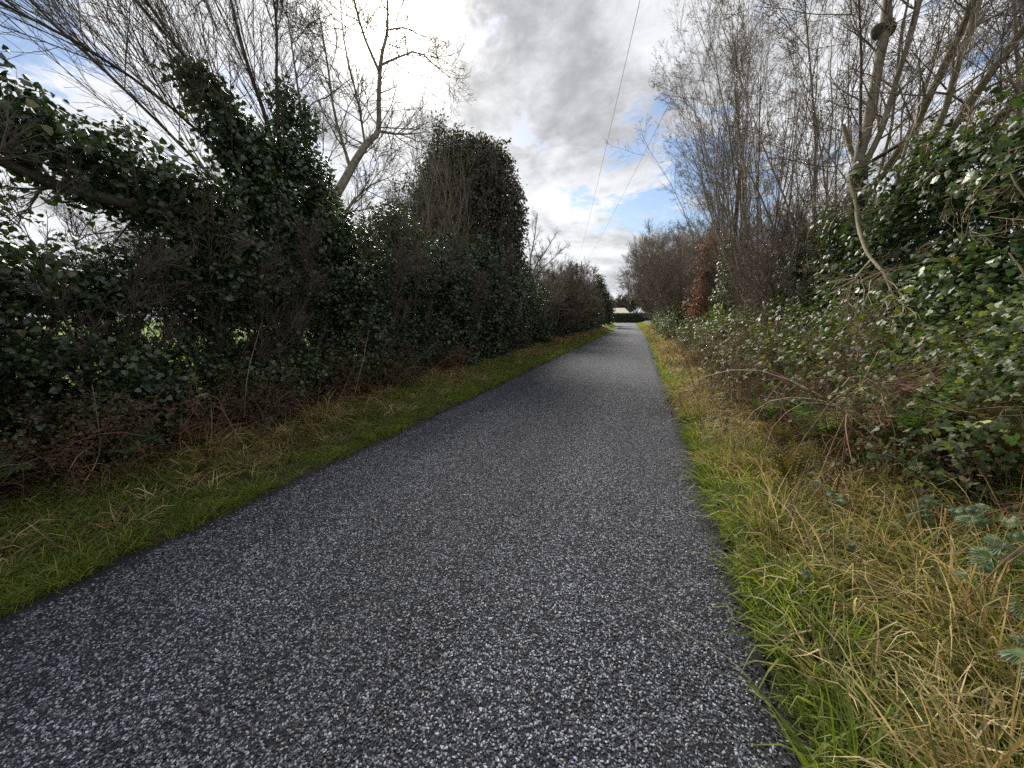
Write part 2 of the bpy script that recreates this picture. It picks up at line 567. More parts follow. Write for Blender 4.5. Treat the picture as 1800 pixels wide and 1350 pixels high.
def twig_sprays(key, m, r0=.007, k1=9, k2=4, side=3, sub=True, ang=34, buds=None, wander=.07, trop=.03):
    """a branched twig along Y of unit length"""
    if key in PROTO:
        return PROTO[key]
    r = np.random.default_rng(sum(map(ord, key)))
    out = []
    for q in range(6):
        P = curves(r, np.zeros((1, 3)), np.array([[0, 1.0, 0]]), np.array([1.0]), 7, wander, trop)
        Rr = taper(1, 7, r0, r0 * .35)
        g = Geo()
        tube(g, P, Rr, 3, rng=r)
        C, CR = children(r, P, Rr, k1, .12, .97, ang, 10, .50, 5, wander * 1.3, trop, r0 * .32, .6, Lmin=.14)
        tube(g, C, CR, 3, rng=r)
        ends = C
        if sub:
            D, DR = children(r, C, CR, k2, .2, .97, ang, 10, .5, 3, wander * 1.3, trop, r0 * .27, .7, Lmin=.07)
            tube(g, D, DR, 3, rng=r)
            ends = D
        nt = sum(len(f) for f in g.f)
        g.mi = [np.zeros(nt)]
        if buds:
            sz, kb = buds
            E = np.concatenate([C[:, -2:].reshape(-1, 3)] + [ends[:, -1], ends[:, -2]])
            E = np.repeat(E, kb, 0)
            E = E + r.normal(size=E.shape) * .012
            leaves(g, LEAF_BUD, E, r.normal(size=E.shape), np.array([0, 1.0, 0]) + r.normal(size=E.shape) * .5, sz * r.uniform(.6, 1.3, len(E)), r.uniform(0, 1, len(E)))
            g.mi.append(np.ones(sum(len(f) for f in g.f) - nt))
        out.append(g)
    return proto_set(key, out, [m, M['dead']] if buds else m)


def sprays_on(rng, root, P, ps, k, length, part='twigs', t0=.15, ang=36, angv=13, up=.12, thick=1.0):
    """K twig sprays along each curve of P"""
    N, Sp, _ = P.shape
    t = rng.uniform(t0, 1, (N, k)) * (Sp - 1)
    i = np.minimum(t.astype(int), Sp - 2)
    fr = (t - i)[..., None]
    n = np.arange(N)[:, None]
    pos = P[n, i] * (1 - fr) + P[n, i + 1] * fr
    tan = nrm(P[n, i + 1] - P[n, i])
    perp = nrm(np.cross(tan, rng.normal(size=tan.shape)))
    a = np.radians(rng.normal(ang, angv, (N, k)))[..., None]
    d = np.cos(a) * tan + np.sin(a) * perp + np.array([0, 0, up])
    ln = length * rng.uniform(.5, 1.25, (N, k)) * (1.2 - .5 * t / (Sp - 1))
    pos, d, ln = pos.reshape(-1, 3), d.reshape(-1, 3), ln.ravel()
    return scatter_part(part, ps, pos, d, np.cross(d, rng.normal(size=d.shape)), ln, rng, root, ln * thick)


def foliage(rng, root, m, ells, n, size, tmpl=LEAF_IVY, solo=0, solo_tmpl=LEAF_IVY_FINE, part='ivy', spray=14, shell=(.62, 1.04), sig=None, zmin=None, carve=None, up=0.45, lean=.5, droop=.55, cov=1.0, xmax=None, rough=.30):
    ells = [(np.array(e[0], float), np.array(e[1], float)) for e in ells]
    w = np.array([e[1][0] * e[1][1] + e[1][1] * e[1][2] + e[1][0] * e[1][2] for e in ells])
    ns = max(1, int(n * cov) // spray)
    which = rng.choice(len(ells), ns, p=w / w.sum())
    C = np.array([e[0] for e in ells])[which]
    A = np.array([e[1] for e in ells])[which]
    d = nrm(rng.normal(size=(ns, 3)))
    dep = rng.uniform(shell[0], shell[1], ns)
    rad = dep * (1 + rough * lf_noise(C + d * A, int(rng.integers(1e6)), 1.8) + .45 * rough * lf_noise(C + d * A, int(rng.integers(1e6)), 5.5))
    # bare patches between lobes
    holes = lf_noise(C + d * A, int(rng.integers(1e6)), 3.2)
    cen = C + d * A * rad[:, None]
    outw = nrm(d / A)
    keep = holes > -.62 + rng.normal(0, .12, ns) - (0 if rough > .15 else 9)
    for c, a in ells:
        keep &= (((cen - c) / a) ** 2).sum(1) > shell[0] ** 2 * .55
    if carve is not None:
        keep &= carve(cen, rng)
    if zmin is not None:
        keep &= cen[:, 2] > zmin
    if xmax is not None:
        keep &= cen[:, 0] < xmax
    cen, outw, dep = cen[keep], outw[keep], dep[keep]
    N = len(cen)
    nor = outw * .8 + np.array([0, 0, up]) + rng.normal(size=(N, 3)) * lean * .6
    tip = np.array([0, 0, -droop]) + outw * .25 + rng.normal(size=(N, 3)) * .55
    key = 'spray_' + m.name + '_' + str(id(tmpl) % 9973) + '_' + str(spray)
    ps = leaf_sprays(key, m, tmpl, spray, sig=sig if sig else 1.5)
    sz = size * rng.uniform(.7, 1.25, N)
    if solo:
        v = EYE - cen
        dist = np.linalg.norm(v, axis=1)
        facing = (nrm(outw) * nrm(v)).sum(1)
        score = dist + np.where(facing < .15, 50, 0) + np.where(dep < .8 * shell[1], 50, 0) + rng.uniform(0, 1.5, N)
        pick = np.argsort(score)[:max(1, solo // 2)]
        pick = np.repeat(pick, 2)[:solo]
        q = len(pick)
        pp = cen[pick] + nrm(v[pick]) * .07 + rng.normal(size=(q, 3)) * size * .9
        solo_leaves(rng, root, m, solo_tmpl, pp, nor[pick] + nrm(v[pick]) * .6 + rng.normal(size=(q, 3)) * .35, tip[pick] + rng.normal(size=(q, 3)) * .3, size * rng.uniform(.55, 1.3, q))
    return scatter_part(part, ps, cen, tip, nor, sz, rng, root)


# ------------------------------------------------------------------ ground and road
def sm(x, a, b):
    t = np.clip((np.asarray(x, float) - a) / (b - a), 0, 1)
    return t * t * (3 - 2 * t)


def zr(y):
    return 0.6 * sm(y, 42, 105)


def xl(y):
    return -3.22 - 2.7 * sm(y, 58, 100)


def xr(y):
    return 0.68 + .08 * sm(y, 8, 30) - 1.25 * sm(y, 36, 100)


def gz(x, y):
    x, y = np.asarray(x, float), np.asarray(y, float)
    a, b = xl(y), xr(y)
    z = zr(y) - .045 * sm(x, a - .10, a + .12) * (1 - sm(x, b - .12, b + .10))
    side = (y > 60.8) & (y < 66.2)
    left = .03 + .14 * sm(-x, -a + .3, -a + 1.6) + .10 * sm(-x, -a + 1.5, -a + 2.2) - .25 * sm(-x, 7.0, 10)
    z = z + np.where(side, 0.0, left * sm(-x, -a - .02, -a + .25))
    right = .02 + .20 * sm(x, b + .35, b + 1.5) + .40 * sm(x, b + 1.2, b + 2.6) - .55 * sm(x, 4.6, 7)
    z = z + right * sm(x, b - .02, b + .2)
    bump = .025 * np.sin(2.1 * x + 1.3 * y) * np.sin(1.7 * y - .9 * x) + .015 * np.sin(5.3 * x) * np.sin(4.1 * y + 1)
    off = np.clip(sm(-x, -a, -a + .5) + sm(x, b, b + .5), 0, 1)
    return z + bump * off


def ground_material():
    m, t = mat('verge_and_field')
    g = t.n('ShaderNodeNewGeometry').outputs['Position']
    s = t.n('ShaderNodeSeparateXYZ', {0: g})
    x = s.outputs[0]
    n = t.noise(g, 1.4, 8, .62)
    n2 = t.noise(g, 14, 6, .7)
    soil = t.mix(n2, (.020, .016, .010), (.065, .050, .028))
    turf = t.ramp(n2, [(.25, (.025, .035, .010)), (.5, (.045, .060, .014)), (.75, (.08, .075, .028))])
    verge = t.mix(t.smooth(n, .52, .66), soil, turf)
    nf = t.noise(g, .35, 6, .6)
    field = t.mix(t.smooth(nf, .3, .7), (.070, .125, .015), (.105, .155, .024))
    bank = t.math('MAXIMUM', t.smooth(t.math('ADD', x, t.math('MULTIPLY', n, .6)), 1.75, 2.15), t.smooth(t.math('ADD', x, t.math('MULTIPLY', n, -.6)), -4.95, -5.2))
    verge = t.mix(bank, verge, t.ramp(t.noise(g, 38, 5, .7), [(.3, (.014, .010, .007)), (.55, (.045, .031, .019)), (.75, (.085, .058, .035))]))
    isfield = t.math('MAXIMUM', t.smooth(x, -6.8, -8.0), t.smooth(x, 5.5, 7.0))
    rim = t.math('MULTIPLY', t.smooth(t.math('ADD', x, t.math('MULTIPLY', n2, .25)), .93, .80), t.smooth(x, .3, .5))
    verge = t.mix(rim, verge, t.mix(n2, (.008, .008, .008), (.035, .034, .033)))
    col = t.mix(isfield, verge, field)
    bp = t.n('ShaderNodeBump', {'Strength': .8, 'Distance': .04, 'Height': n2})
    p = t.n('ShaderNodeBsdfPrincipled', {'Base Color': col, 'Roughness': .95, 'Specular IOR Level': .15, 'Normal': bp.outputs[0]})
    t.n('ShaderNodeOutputMaterial', {0: p.outputs[0]})
    return m


def grid(geo, xs, ys, zf):
    X, Y = np.meshgrid(xs, ys)
    Z = zf(X, Y)
    idx = np.arange(X.size).reshape(X.shape)
    F = np.stack([idx[:-1, :-1], idx[:-1, 1:], idx[1:, 1:], idx[1:, :-1]], -1).reshape(-1, 4)
    geo.add(np.stack([X, Y, Z], -1).reshape(-1, 3), [F], .5)


g = Geo()
xs = np.concatenate([[-900, -500, -250, -120, -70, -40, -25, -18, -14, -11.5], np.arange(-10, -5.9, .6), np.arange(-5.8, -3.6, .22), np.arange(-3.6, -3.0, .06),
                     [-2.6, -1.6, -.6, .2], np.arange(.45, 1.0, .06), np.arange(1.1, 4.6, .22), np.arange(4.8, 8, .5), [9, 11, 14, 18, 25, 40, 70, 120, 250, 500, 900]])
ys = np.concatenate([[-200, -80, -30, -12, -6], np.arange(-4, 12, .25), np.arange(12, 40, .8), np.arange(40, 140, 2.0), [145, 160, 200, 300, 500, 900, 1600]])
grid(g, xs, ys, gz)
ground = put('ground', g, ground_material(), kind='structure', smooth=True)


def road_material():
    m, t = mat('chip_sealed_road')
    g = t.n('ShaderNodeNewGeometry').outputs['Position']
    s = t.n('ShaderNodeSeparateXYZ', {0: g})
    wn = t.n('ShaderNodeTexNoise', {'Vector': g, 'Scale': 60.0, 'Detail': 2}).outputs[1]
    gw = t.n('ShaderNodeVectorMath', {0: g, 1: t.n('ShaderNodeVectorMath', {0: wn, 3: .006}, operation='SCALE').outputs[0]}, operation='ADD').outputs[0]
    vo = t.n('ShaderNodeTexVoronoi', {'Vector': gw, 'Scale': 72.0, 'Randomness': 1.0})
    ve = t.n('ShaderNodeTexVoronoi', {'Vector': gw, 'Scale': 72.0, 'Randomness': 1.0}, feature='DISTANCE_TO_EDGE')
    cr = t.n('ShaderNodeSeparateColor', {0: vo.outputs['Color']})
    chip = t.ramp(cr.outputs[0], [(0, (.006, .007, .009)), (.42, (.018, .020, .028)), (.68, (.068, .075, .099)), (1, (.29, .312, .375))])
    gap = t.smooth(ve.outputs['Distance'], .04, .16)
    big = t.noise(g, .9, 6, .6)
    mid = t.noise(g, 7, 5, .6)
    chip = t.mix(t.smooth(mid, .35, .7), chip, t.n('ShaderNodeVectorMath', {0: chip, 3: .72}, operation='SCALE').outputs[0])
    # wheel tracks are polished a little paler; tar shows at the ragged edges
    xx = s.outputs[0]
    trk = t.math('ADD', t.smooth(t.math('ABSOLUTE', t.math('ADD', xx, 2.05)), .15, .55, 1, 0), t.smooth(t.math('ABSOLUTE', t.math('ADD', xx, .45)), .15, .55, 1, 0))
    chip = t.n('ShaderNodeVectorMath', {0: chip, 3: t.math('ADD', .95, t.math('MULTIPLY', trk, .22))}, operation='SCALE').outputs[0]
    en = t.math('MULTIPLY', t.math('SUBTRACT', t.noise(g, 5, 6, .7), .5), .30)
    tar_r = t.smooth(t.math('ADD', xx, en), .48, .64)
    tar_l = t.smooth(t.math('ADD', xx, en), -3.04, -3.18)
    tar = t.math('MAXIMUM', tar_r, tar_l)
    near = t.smooth(s.outputs[1], 30, 45, 1.0, 0.0)
    tar = t.math('MULTIPLY', tar, near)
    gap2 = t.math('MULTIPLY', gap, t.math('SUBTRACT', 1.0, t.math('MULTIPLY', tar, .85)))
    col = t.mix(gap2, (.012, .012, .013), chip)
    col = t.mix(t.math('MULTIPLY', t.smooth(big, .35, .7), .35), col, t.n('ShaderNodeVectorMath', {0: col, 3: 1.5}, operation='SCALE').outputs[0])
    hgt = t.math('ADD', t.math('MULTIPLY', gap, cr.outputs[1]), t.math('MULTIPLY', mid, .4))
    bp = t.n('ShaderNodeBump', {'Strength': .9, 'Distance': .008, 'Height': hgt})
    p = t.n('ShaderNodeBsdfPrincipled', {'Base Color': col, 'Roughness': .85, 'Specular IOR Level': .2, 'Normal': bp.outputs[0]})
    t.n('ShaderNodeOutputMaterial', {0: p.outputs[0]})
    return m


M['road'] = road_material()
rg = np.random.default_rng(5)
ys = np.concatenate([np.arange(-6, 14, .08), np.arange(14, 40, .3), np.arange(40, 106.1, 1)])
nz = lambda s: np.convolve(rg.normal(size=len(ys) + 8), np.ones(9) / 9, 'valid') * s
L = xl(ys) + nz(.12) + rg.normal(size=len(ys)) * .016
Rt = xr(ys) + nz(.13) + rg.normal(size=len(ys)) * .020
us = np.array([0, .004, .03, .12, .3, .5, .7, .88, .97, .996, 1.0])
X = L[:, None] + (Rt - L)[:, None] * us
Z = zr(ys)[:, None] + .03 * (1 - (2 * us - 1) ** 2)
Z[:, 0] -= .07
Z[:, -1] -= .07
Z[:, 1] -= .006
Z[:, -2] -= .006
idx = np.arange(X.size).reshape(X.shape)
F = np.stack([idx[:-1, :-1], idx[:-1, 1:], idx[1:, 1:], idx[1:, :-1]], -1).reshape(-1, 4)
g = Geo()
g.add(np.stack([X, np.repeat(ys[:, None], len(us), 1), Z], -1).reshape(-1, 3), [F], .5)
road = put('road', g, M['road'], kind='structure', smooth=False)

m, t = mat('pale_side_road')
gp = t.n('ShaderNodeNewGeometry').outputs['Position']
p = t.n('ShaderNodeBsdfPrincipled', {'Base Color': t.mix(t.noise(gp, 20, 6), (.20, .20, .21), (.34, .34, .35)), 'Roughness': .8})
t.n('ShaderNodeOutputMaterial', {0: p.outputs[0]})
g = Geo()
grid(g, np.linspace(-16, -3.0, 14), np.array([61.2, 62, 63, 64, 65, 65.8]), lambda x, y: zr(y) + .035 + 0 * x)
put('side_road', g, m, kind='structure')

# loose and bedded stone chippings near the camera: points from here, stones by geometry nodes
m, t = mat('stone_chipping')
rn = t.n('ShaderNodeObjectInfo').outputs['Random']
gp = t.n('ShaderNodeNewGeometry').outputs['Position']
c = t.ramp(rn, [(0, (.007, .008, .010)), (.40, (.021, .023, .031)), (.64, (.064, .070, .092)), (.86, (.195, .208, .252)), (.985, (.42, .44, .49)), (1, (.24, .18, .11))])
wx = t.n('ShaderNodeSeparateXYZ', {0: gp}).outputs[0]
trk = t.math('ADD', t.smooth(t.math('ABSOLUTE', t.math('ADD', wx, 2.05)), .15, .55, 1, 0), t.smooth(t.math('ABSOLUTE', t.math('ADD', wx, .45)), .15, .55, 1, 0))
wear = t.math('ADD', t.math('ADD', .74, t.math('MULTIPLY', trk, .20)), t.math('MULTIPLY', t.noise(gp, 1.1, 5, .65), .34))
c = t.n('ShaderNodeVectorMath', {0: c, 3: wear}, operation='SCALE').outputs[0]
c = t.mix(t.noise(gp, 220, 3), c, t.n('ShaderNodeVectorMath', {0: c, 3: .65}, operation='SCALE').outputs[0])
p = t.n('ShaderNodeBsdfPrincipled', {'Base Color': c, 'Roughness': .6, 'Specular IOR Level': .4})
t.n('ShaderNodeOutputMaterial', {0: p.outputs[0]})
M['chip'] = m
rg = np.random.default_rng(11)
NP = 245000
py = .25 + 9.5 * rg.uniform(0, 1, NP) ** 1.25
px = rg.uniform(-3.36, .86, NP)
edge = np.minimum(px + 3.22, .70 - px)
keep = rg.uniform(0, 1, NP) < np.clip(.02 + (edge - .03) / .24, 0, 1) * (1 - .8 * sm(py, 6.5, 9.7))
vis = px > -3.3
spill = (edge < 0) & (rg.uniform(0, 1, NP) < .10 * np.exp(edge / .05))
keep |= spill
keep &= (py > .3)
px, py = px[keep], py[keep]
uu = (px + 3.22) / 3.9
pz = zr(py) + .03 * (1 - (2 * uu - 1) ** 2) + .001
pz = np.where((uu < .004) | (uu > .996), gz(px, py) + .004, pz)
pm = bpy.data.meshes.new('road_chippings')
pm.vertices.add(len(px))
pm.vertices.foreach_set('co', np.stack([px, py, pz], 1).astype(np.float32).ravel())
pm.update()
chips = bpy.data.objects.new('road_chippings', pm)
COL.objects.link(chips)
chips['kind'] = 'stuff'
# one angular stone, only referenced by the node tree
rv = np.random.default_rng(3)
a = nrm(np.array([(0, 0, 1.), (0, 0, -1), (1, .1, .25), (-1, .2, .2), (.1, 1, .2), (0, -1, .3), (.7, .7, -.5), (-.7, -.6, -.45), (.6, -.75, -.3), (-.65, .7, -.4), (.5, .4, .75), (-.5, -.45, .8)]))
import bmesh
bm = bmesh.new()
for v in a * rv.uniform(.8, 1.1, (12, 1)) * np.array([1, .78, .55]):
    bm.verts.new(v)
bmesh.ops.convex_hull(bm, input=bm.verts)
sm_me = bpy.data.meshes.new('chipping')
bm.to_mesh(sm_me)
bm.free()
sm_me.materials.append(M['chip'])
stone = bpy.data.objects.new('chipping', sm_me)
ng = bpy.data.node_groups.new('scatter_chippings', 'GeometryNodeTree')
ng.interface.new_socket('Geometry', in_out='INPUT', socket_type='NodeSocketGeometry')
ng.interface.new_socket('Geometry', in_out='OUTPUT', socket_type='NodeSocketGeometry')
gi, go = ng.nodes.new('NodeGroupInput'), ng.nodes.new('NodeGroupOutput')
iop = ng.nodes.new('GeometryNodeInstanceOnPoints')
oi = ng.nodes.new('GeometryNodeObjectInfo')
oi.inputs['Object'].default_value = stone
oi.inputs['As Instance'].default_value = True
rr = ng.nodes.new('FunctionNodeRandomValue'); rr.data_type = 'FLOAT_VECTOR'
rr.inputs[0].default_value = (-.55, -.55, 0); rr.inputs[1].default_value = (.55, .55, 6.28)
rs = ng.nodes.new('FunctionNodeRandomValue'); rs.data_type = 'FLOAT_VECTOR'
rs.inputs[0].default_value = (.0046, .0042, .0042); rs.inputs[1].default_value = (.0096, .0083, .0081)
ng.links.new(gi.outputs[0], iop.inputs['Points'])
ng.links.new(oi.outputs['Geometry'], iop.inputs['Instance'])
ng.links.new(rr.outputs[0], iop.inputs['Rotation'])
ng.links.new(rs.outputs[0], iop.inputs['Scale'])
ng.links.new(iop.outputs[0], go.inputs[0])
md = chips.modifiers.new('stones', 'NODES')
md.node_group = ng
chips.data.materials.append(M['chip'])


# ------------------------------------------------------------------ vegetation builders
def skeleton(rng, P, Rr, spec, root, m, part='twigs', sides=3, bud=None):
    """grow levels of side branches from P; everything goes to one stuff part"""
    g = Geo()
    for i, sp in enumerate(spec):
        P, Rr = children(rng, P, Rr, **sp)
        tube(g, P, Rr, 4 if (i == 0 and sides > 3) else 3, rng=rng)
    o = put(part, g, m, root, kind='stuff')
    if bud:
        N, Sp, _ = P.shape
        k = bud['k']
        t = rng.uniform(.2, 1, (N, k)) * (Sp - 1)
        i = np.minimum(t.astype(int), Sp - 2)
        n = np.arange(N)[:, None]
        fr = (t - i)[..., None]
        pos = (P[n, i] * (1 - fr) + P[n, i + 1] * fr).reshape(-1, 3)
        tan = nrm(P[n, i + 1] - P[n, i]).reshape(-1, 3)
        gb = Geo()
        leaves(gb, LEAF_BUD, pos, rng.normal(size=pos.shape), tan + rng.normal(size=pos.shape) * .35, bud['size'] * rng.uniform(.6, 1.3, len(pos)), rng.uniform(0, 1, len(pos)))
        put('buds', gb, bud['mat'], root, kind='stuff')
    return P, Rr


def bush(name, label, cat, x, y, H, n, spread, m_stem, m_twig, group=None, k1=9, k2=7, k3=0, r0=.022, up=.03, seed=0, lean=(0, 0), rtip=.0018, base_r=.35, buds=None, stems_as_parts=True, t0=.22, ang=32, lf1=.42):
    rng = np.random.default_rng(seed)
    z = float(gz(x, y)) - .05
    root = thing(name, label, cat, (x, y, z), group)
    az = rng.uniform(0, 6.283, n)
    rr = rng.uniform(.1, 1, n) ** .7
    P0 = np.stack([x + np.cos(az) * rr * base_r, y + np.sin(az) * rr * base_r, np.full(n, z)], 1)
    D = np.stack([np.cos(az) * rr * spread + lean[0], np.sin(az) * rr * spread + lean[1], np.ones(n)], 1)
    Ln = H * rng.uniform(.68, 1.08, n)
    P = curves(rng, P0, D, Ln, 9, .07, up)
    Rr = taper(n, 9, r0 * rng.uniform(.6, 1.3, n), rtip * 1.2)
    if stems_as_parts:
        for i in range(n):
            g = Geo()
            tube(g, P[i:i + 1], Rr[i:i + 1], 5, rng=rng)
            put('stem', g, m_stem, root, smooth=True)
    else:
        g = Geo()
        tube(g, P, Rr, 4, rng=rng)
        put('stems', g, m_stem, root, kind='stuff')
    g = Geo()
    C, CR = children(rng, P, Rr, k1, t0, .98, ang, 12, lf1, 6, .10, up + .05, rtip * 1.3, .6)
    tube(g, C, CR, 3, rng=rng)
    put('branches', g, m_twig, root, kind='stuff')
    L1 = float(np.median(np.linalg.norm(C[:, -1] - C[:, 0], axis=1)))
    ln = min(max(L1 * .75, .45), 1.6)
    # twig thickness grows with the bush, as its rtip says
    q = max(1, round(rtip * 1000 / ln * 1.25))
    key = 'twig_' + m_twig.name + '_%d_%d' % (q, 1 if buds else 0)
    ps = twig_sprays(key, m_twig, r0=q * .0022, buds=(buds['size'] / ln, 1) if buds else None)
    sprays_on(rng, root, np.concatenate([C, P[:, 3:][:, :6]]), ps, k2, ln, ang=34)
    return root, rng, P, Rr


def carve_gap(cen, rng):
    """the hedge bottom by the camera is bare of leaves at eye height in places, so the field shows"""
    x, y, z = cen[:, 0], cen[:, 1], cen[:, 2]
    f = np.zeros(len(cen))
    for (gy, gzz, ry, rz) in ((4.25, 1.33, .55, .34), (2.35, 1.45, .35, .2), (2.95, 1.42, .35, .2), (5.4, 1.25, .4, .35), (6.9, 1.3, .25, .25), (2.3, 2.40, .5, .16)):
        f = np.maximum(f, 1 - np.sqrt(((y - gy) / ry) ** 2 + ((z - gzz) / rz) ** 2) * .8)
    return rng.uniform(0, 1, len(cen)) > np.clip(f * 1.25, 0, .85)


GL = 'shrubs of the hedge beyond the left verge'
# --- near left hedge: ivy-grown shrubs, one after another along the verge
near_left = [
    # y, x, label, leaf ellipsoids, leaves, H
    (0.9, -5.7, 'dark ivy-grown hedge shrub standing nearest on the left, brown and bare below', [((-5.6, .9, 2.4), (.8, 1.2, .7)), ((-5.4, .9, 1.5), (.7, 1.2, .7)), ((-5.2, .7, .6), (.5, 1.1, .5))], 20000, 2.9),
    (2.5, -5.8, 'dark hedge shrub below the long level limb, with small gaps onto the bright field', [((-5.6, 2.4, 2.0), (.6, 1.1, .45)), ((-5.4, 2.5, 1.1), (.55, 1.0, .5)), ((-5.3, 2.5, .55), (.5, 1.0, .5))], 18000, 2.5),
    (4.3, -5.9, 'dark ivy shrub around the widest gap onto the green field', [((-5.6, 4.0, 2.3), (.7, 1.0, .75)), ((-5.4, 4.5, .75), (.6, 1.0, .55)), ((-5.7, 4.4, 1.4), (.5, 1.0, .6))], 24000, 3.0),
    (6.4, -5.8, 'glossy ivy shrub at the foot of the bare forked tree', [((-5.6, 6.3, 2.3), (.9, 1.0, 1.2)), ((-5.4, 6.3, .9), (.7, 1.1, .9)), ((-5.5, 6.0, 3.2), (.4, .5, .5))], 36000, 3.8),
    (8.4, -5.9, 'tall glossy ivy thicket between the bare forked tree and the ivied dome tree', [((-5.8, 8.2, 2.6), (.9, 1.2, 1.2)), ((-5.6, 8.3, 1.1), (.8, 1.2, 1.1)), ((-5.9, 8.7, 3.7), (.5, .7, .7))], 38000, 4.6),
]
for i, (y, x, lab, ells, n, H) in enumerate(near_left):
    root, rng, P, Rr = bush('ivy_shrub', lab, 'shrub', x, y, H, 18, .42, M['bark_dark'], M['twig'], GL, k1=10, k2=4, t0=.08, seed=20 + i, base_r=.5, r0=.03, rtip=.002)
    foliage(rng, root, M['ivy'], ells, n * 1.35, .052, shell=(.5, 1.08), solo=(140, 150, 110, 60, 0)[i], zmin=.2, carve=carve_gap)
    # dead brown leaves caught low down
    foliage(rng, root, M['dead'], [((x + .45, y, .55), (.55, 1.0, .6))], 5000, .04, tmpl=LEAF_OVAL, part='dead_leaves', zmin=.1, shell=(.2, 1.05))

# --- the tall ivied leaning willow
rng = np.random.default_rng(41)
root = thing('ivied_willow', 'leaning willow with a thick ivy-wrapped trunk and long bare shoots swept to the left', 'tree', (-5.5, 5.2, gz(-5.5, 5.2) - .05))
tr = smoothline([(-5.6, 5.2, 0), (-5.55, 5.1, 1.5), (-5.4, 4.95, 2.8), (-5.3, 4.85, 3.5)], 12)[None]
g = Geo(); tube(g, tr, np.linspace(.17, .12, 12)[None], 8); put('trunk', g, M['bark_dark'], root, smooth=True)
limbs = [
    ([(-5.3, 4.85, 3.45), (-5.25, 4.4, 4.0), (-5.2, 3.9, 4.45), (-5.2, 3.3, 4.85), (-5.3, 2.6, 5.4)], .034),
    ([(-5.3, 4.85, 3.5), (-5.25, 4.75, 4.3), (-5.2, 4.45, 5.0), (-5.2, 4.3, 5.7), (-5.2, 4.15, 6.6)], .036),
    ([(-5.3, 4.85, 3.5), (-5.3, 4.95, 4.3), (-5.2, 4.9, 5.0), (-5.1, 4.9, 5.8), (-5.1, 4.8, 6.6)], .03),
    ([(-5.35, 4.7, 3.0), (-5.25, 4.2, 3.5), (-5.2, 3.6, 3.9), (-5.25, 2.8, 4.2), (-5.4, 1.9, 4.3)], .024),
    ([(-5.4, 4.9, 2.6), (-5.6, 4.2, 3.4), (-5.9, 3.5, 4.2), (-6.2, 2.8, 4.9), (-6.4, 2.2, 5.6)], .024),
    ([(-5.3, 4.85, 3.5), (-5.7, 4.6, 4.4), (-6.0, 4.0, 5.3), (-6.2, 3.5, 6.2)], .022),
]
LP, LR = [], []
for pts, r in limbs:
    P = smoothline(pts, 10)[None]; Rr = np.linspace(r, .010, 10)[None]
    LP.append(P); LR.append(Rr)
    g = Geo(); tube(g, P, Rr, 6); put('limb', g, M['bark_dark'], root, smooth=True)
LP, LR = np.concatenate(LP), np.concatenate(LR)
# long whippy shoots
k = 26
P, Rr = children(rng, LP, LR, k, .15, .98, 26, 12, .65, 8, .05, .07, .0034, .5, .008, Lmin=1.3)
g = Geo(); tube(g, P, Rr, 4, rng=rng)
P2, R2 = children(rng, P, Rr, 8, .12, .95, 28, 12, .5, 6, .09, .05, .0026, .6, Lmin=.35)
tube(g, P2, R2, 3, rng=rng)
P3, R3 = children(rng, P2, R2, 4, .2, .95, 34, 12, .5, 4, .12, .04, .002, .7, Lmin=.18)
tube(g, P3, R3, 3, rng=rng)
put('twigs', g, M['twig'], root, kind='stuff')
foliage(rng, root, M['ivy'], [((-5.45, 4.95, 3.3), (.42, .55, .75)), ((-5.25, 4.35, 4.0), (.28, .5, .35)), ((-5.22, 3.85, 4.4), (.2, .35, .28)), ((-5.2, 5.0, 4.0), (.3, .35, .6)), ((-5.3, 5.3, 3.0), (.4, .5, .5)), ((-5.45, 4.7, 2.3), (.5, .6, .6)), ((-5.25, 5.05, 4.7), (.16, .2, .3)), ((-5.2, 4.4, 3.3), (.35, .5, .5)), ((-5.2, 5.5, 3.7), (.3, .4, .6)), ((-5.15, 4.1, 3.9), (.25, .4, .4)), ((-5.1, 5.3, 4.6), (.12, .2, .3))],
        24000, .058, solo=120, shell=(.3, 1.15), rough=.42)

# --- old tree with the level ivy-covered limb
rng = np.random.default_rng(43)
root = thing('ivied_hawthorn', 'old hawthorn with one long level limb under a canopy of dark ivy', 'tree', (-5.7, 3.7, gz(-5.7, 3.7) - .05))
g = Geo(); tube(g, smoothline([(-5.7, 3.8, 0), (-5.6, 3.85, 1.2), (-5.4, 3.9, 2.2), (-5.3, 3.75, 2.95)], 10)[None], np.linspace(.13, .09, 10)[None], 7); put('trunk', g, M['bark_dark'], root, smooth=True)
lp = smoothline([(-5.3, 3.75, 2.9), (-5.22, 3.3, 2.86), (-5.2, 2.75, 2.8), (-5.2, 2.3, 2.83), (-5.2, 1.9, 2.95), (-5.3, 1.2, 3.1)], 14)[None]
lr = np.linspace(.085, .03, 14)[None]
g = Geo(); tube(g, lp, lr, 7); put('limb', g, M['bark_dark'], root, smooth=True)
P, Rr = children(rng, lp, lr, 26, .05, 1, 55, 18, .38, 7, .12, .10, .0025, .4, .016, Lmin=.5)
g = Geo(); tube(g, P, Rr, 4, rng=rng)
P2, R2 = children(rng, P, Rr, 9, .1, .95, 36, 12, .5, 5, .12, .04, .0018, .6, Lmin=.2)
tube(g, P2, R2, 3, rng=rng); put('twigs', g, M['twig'], root, kind='stuff')
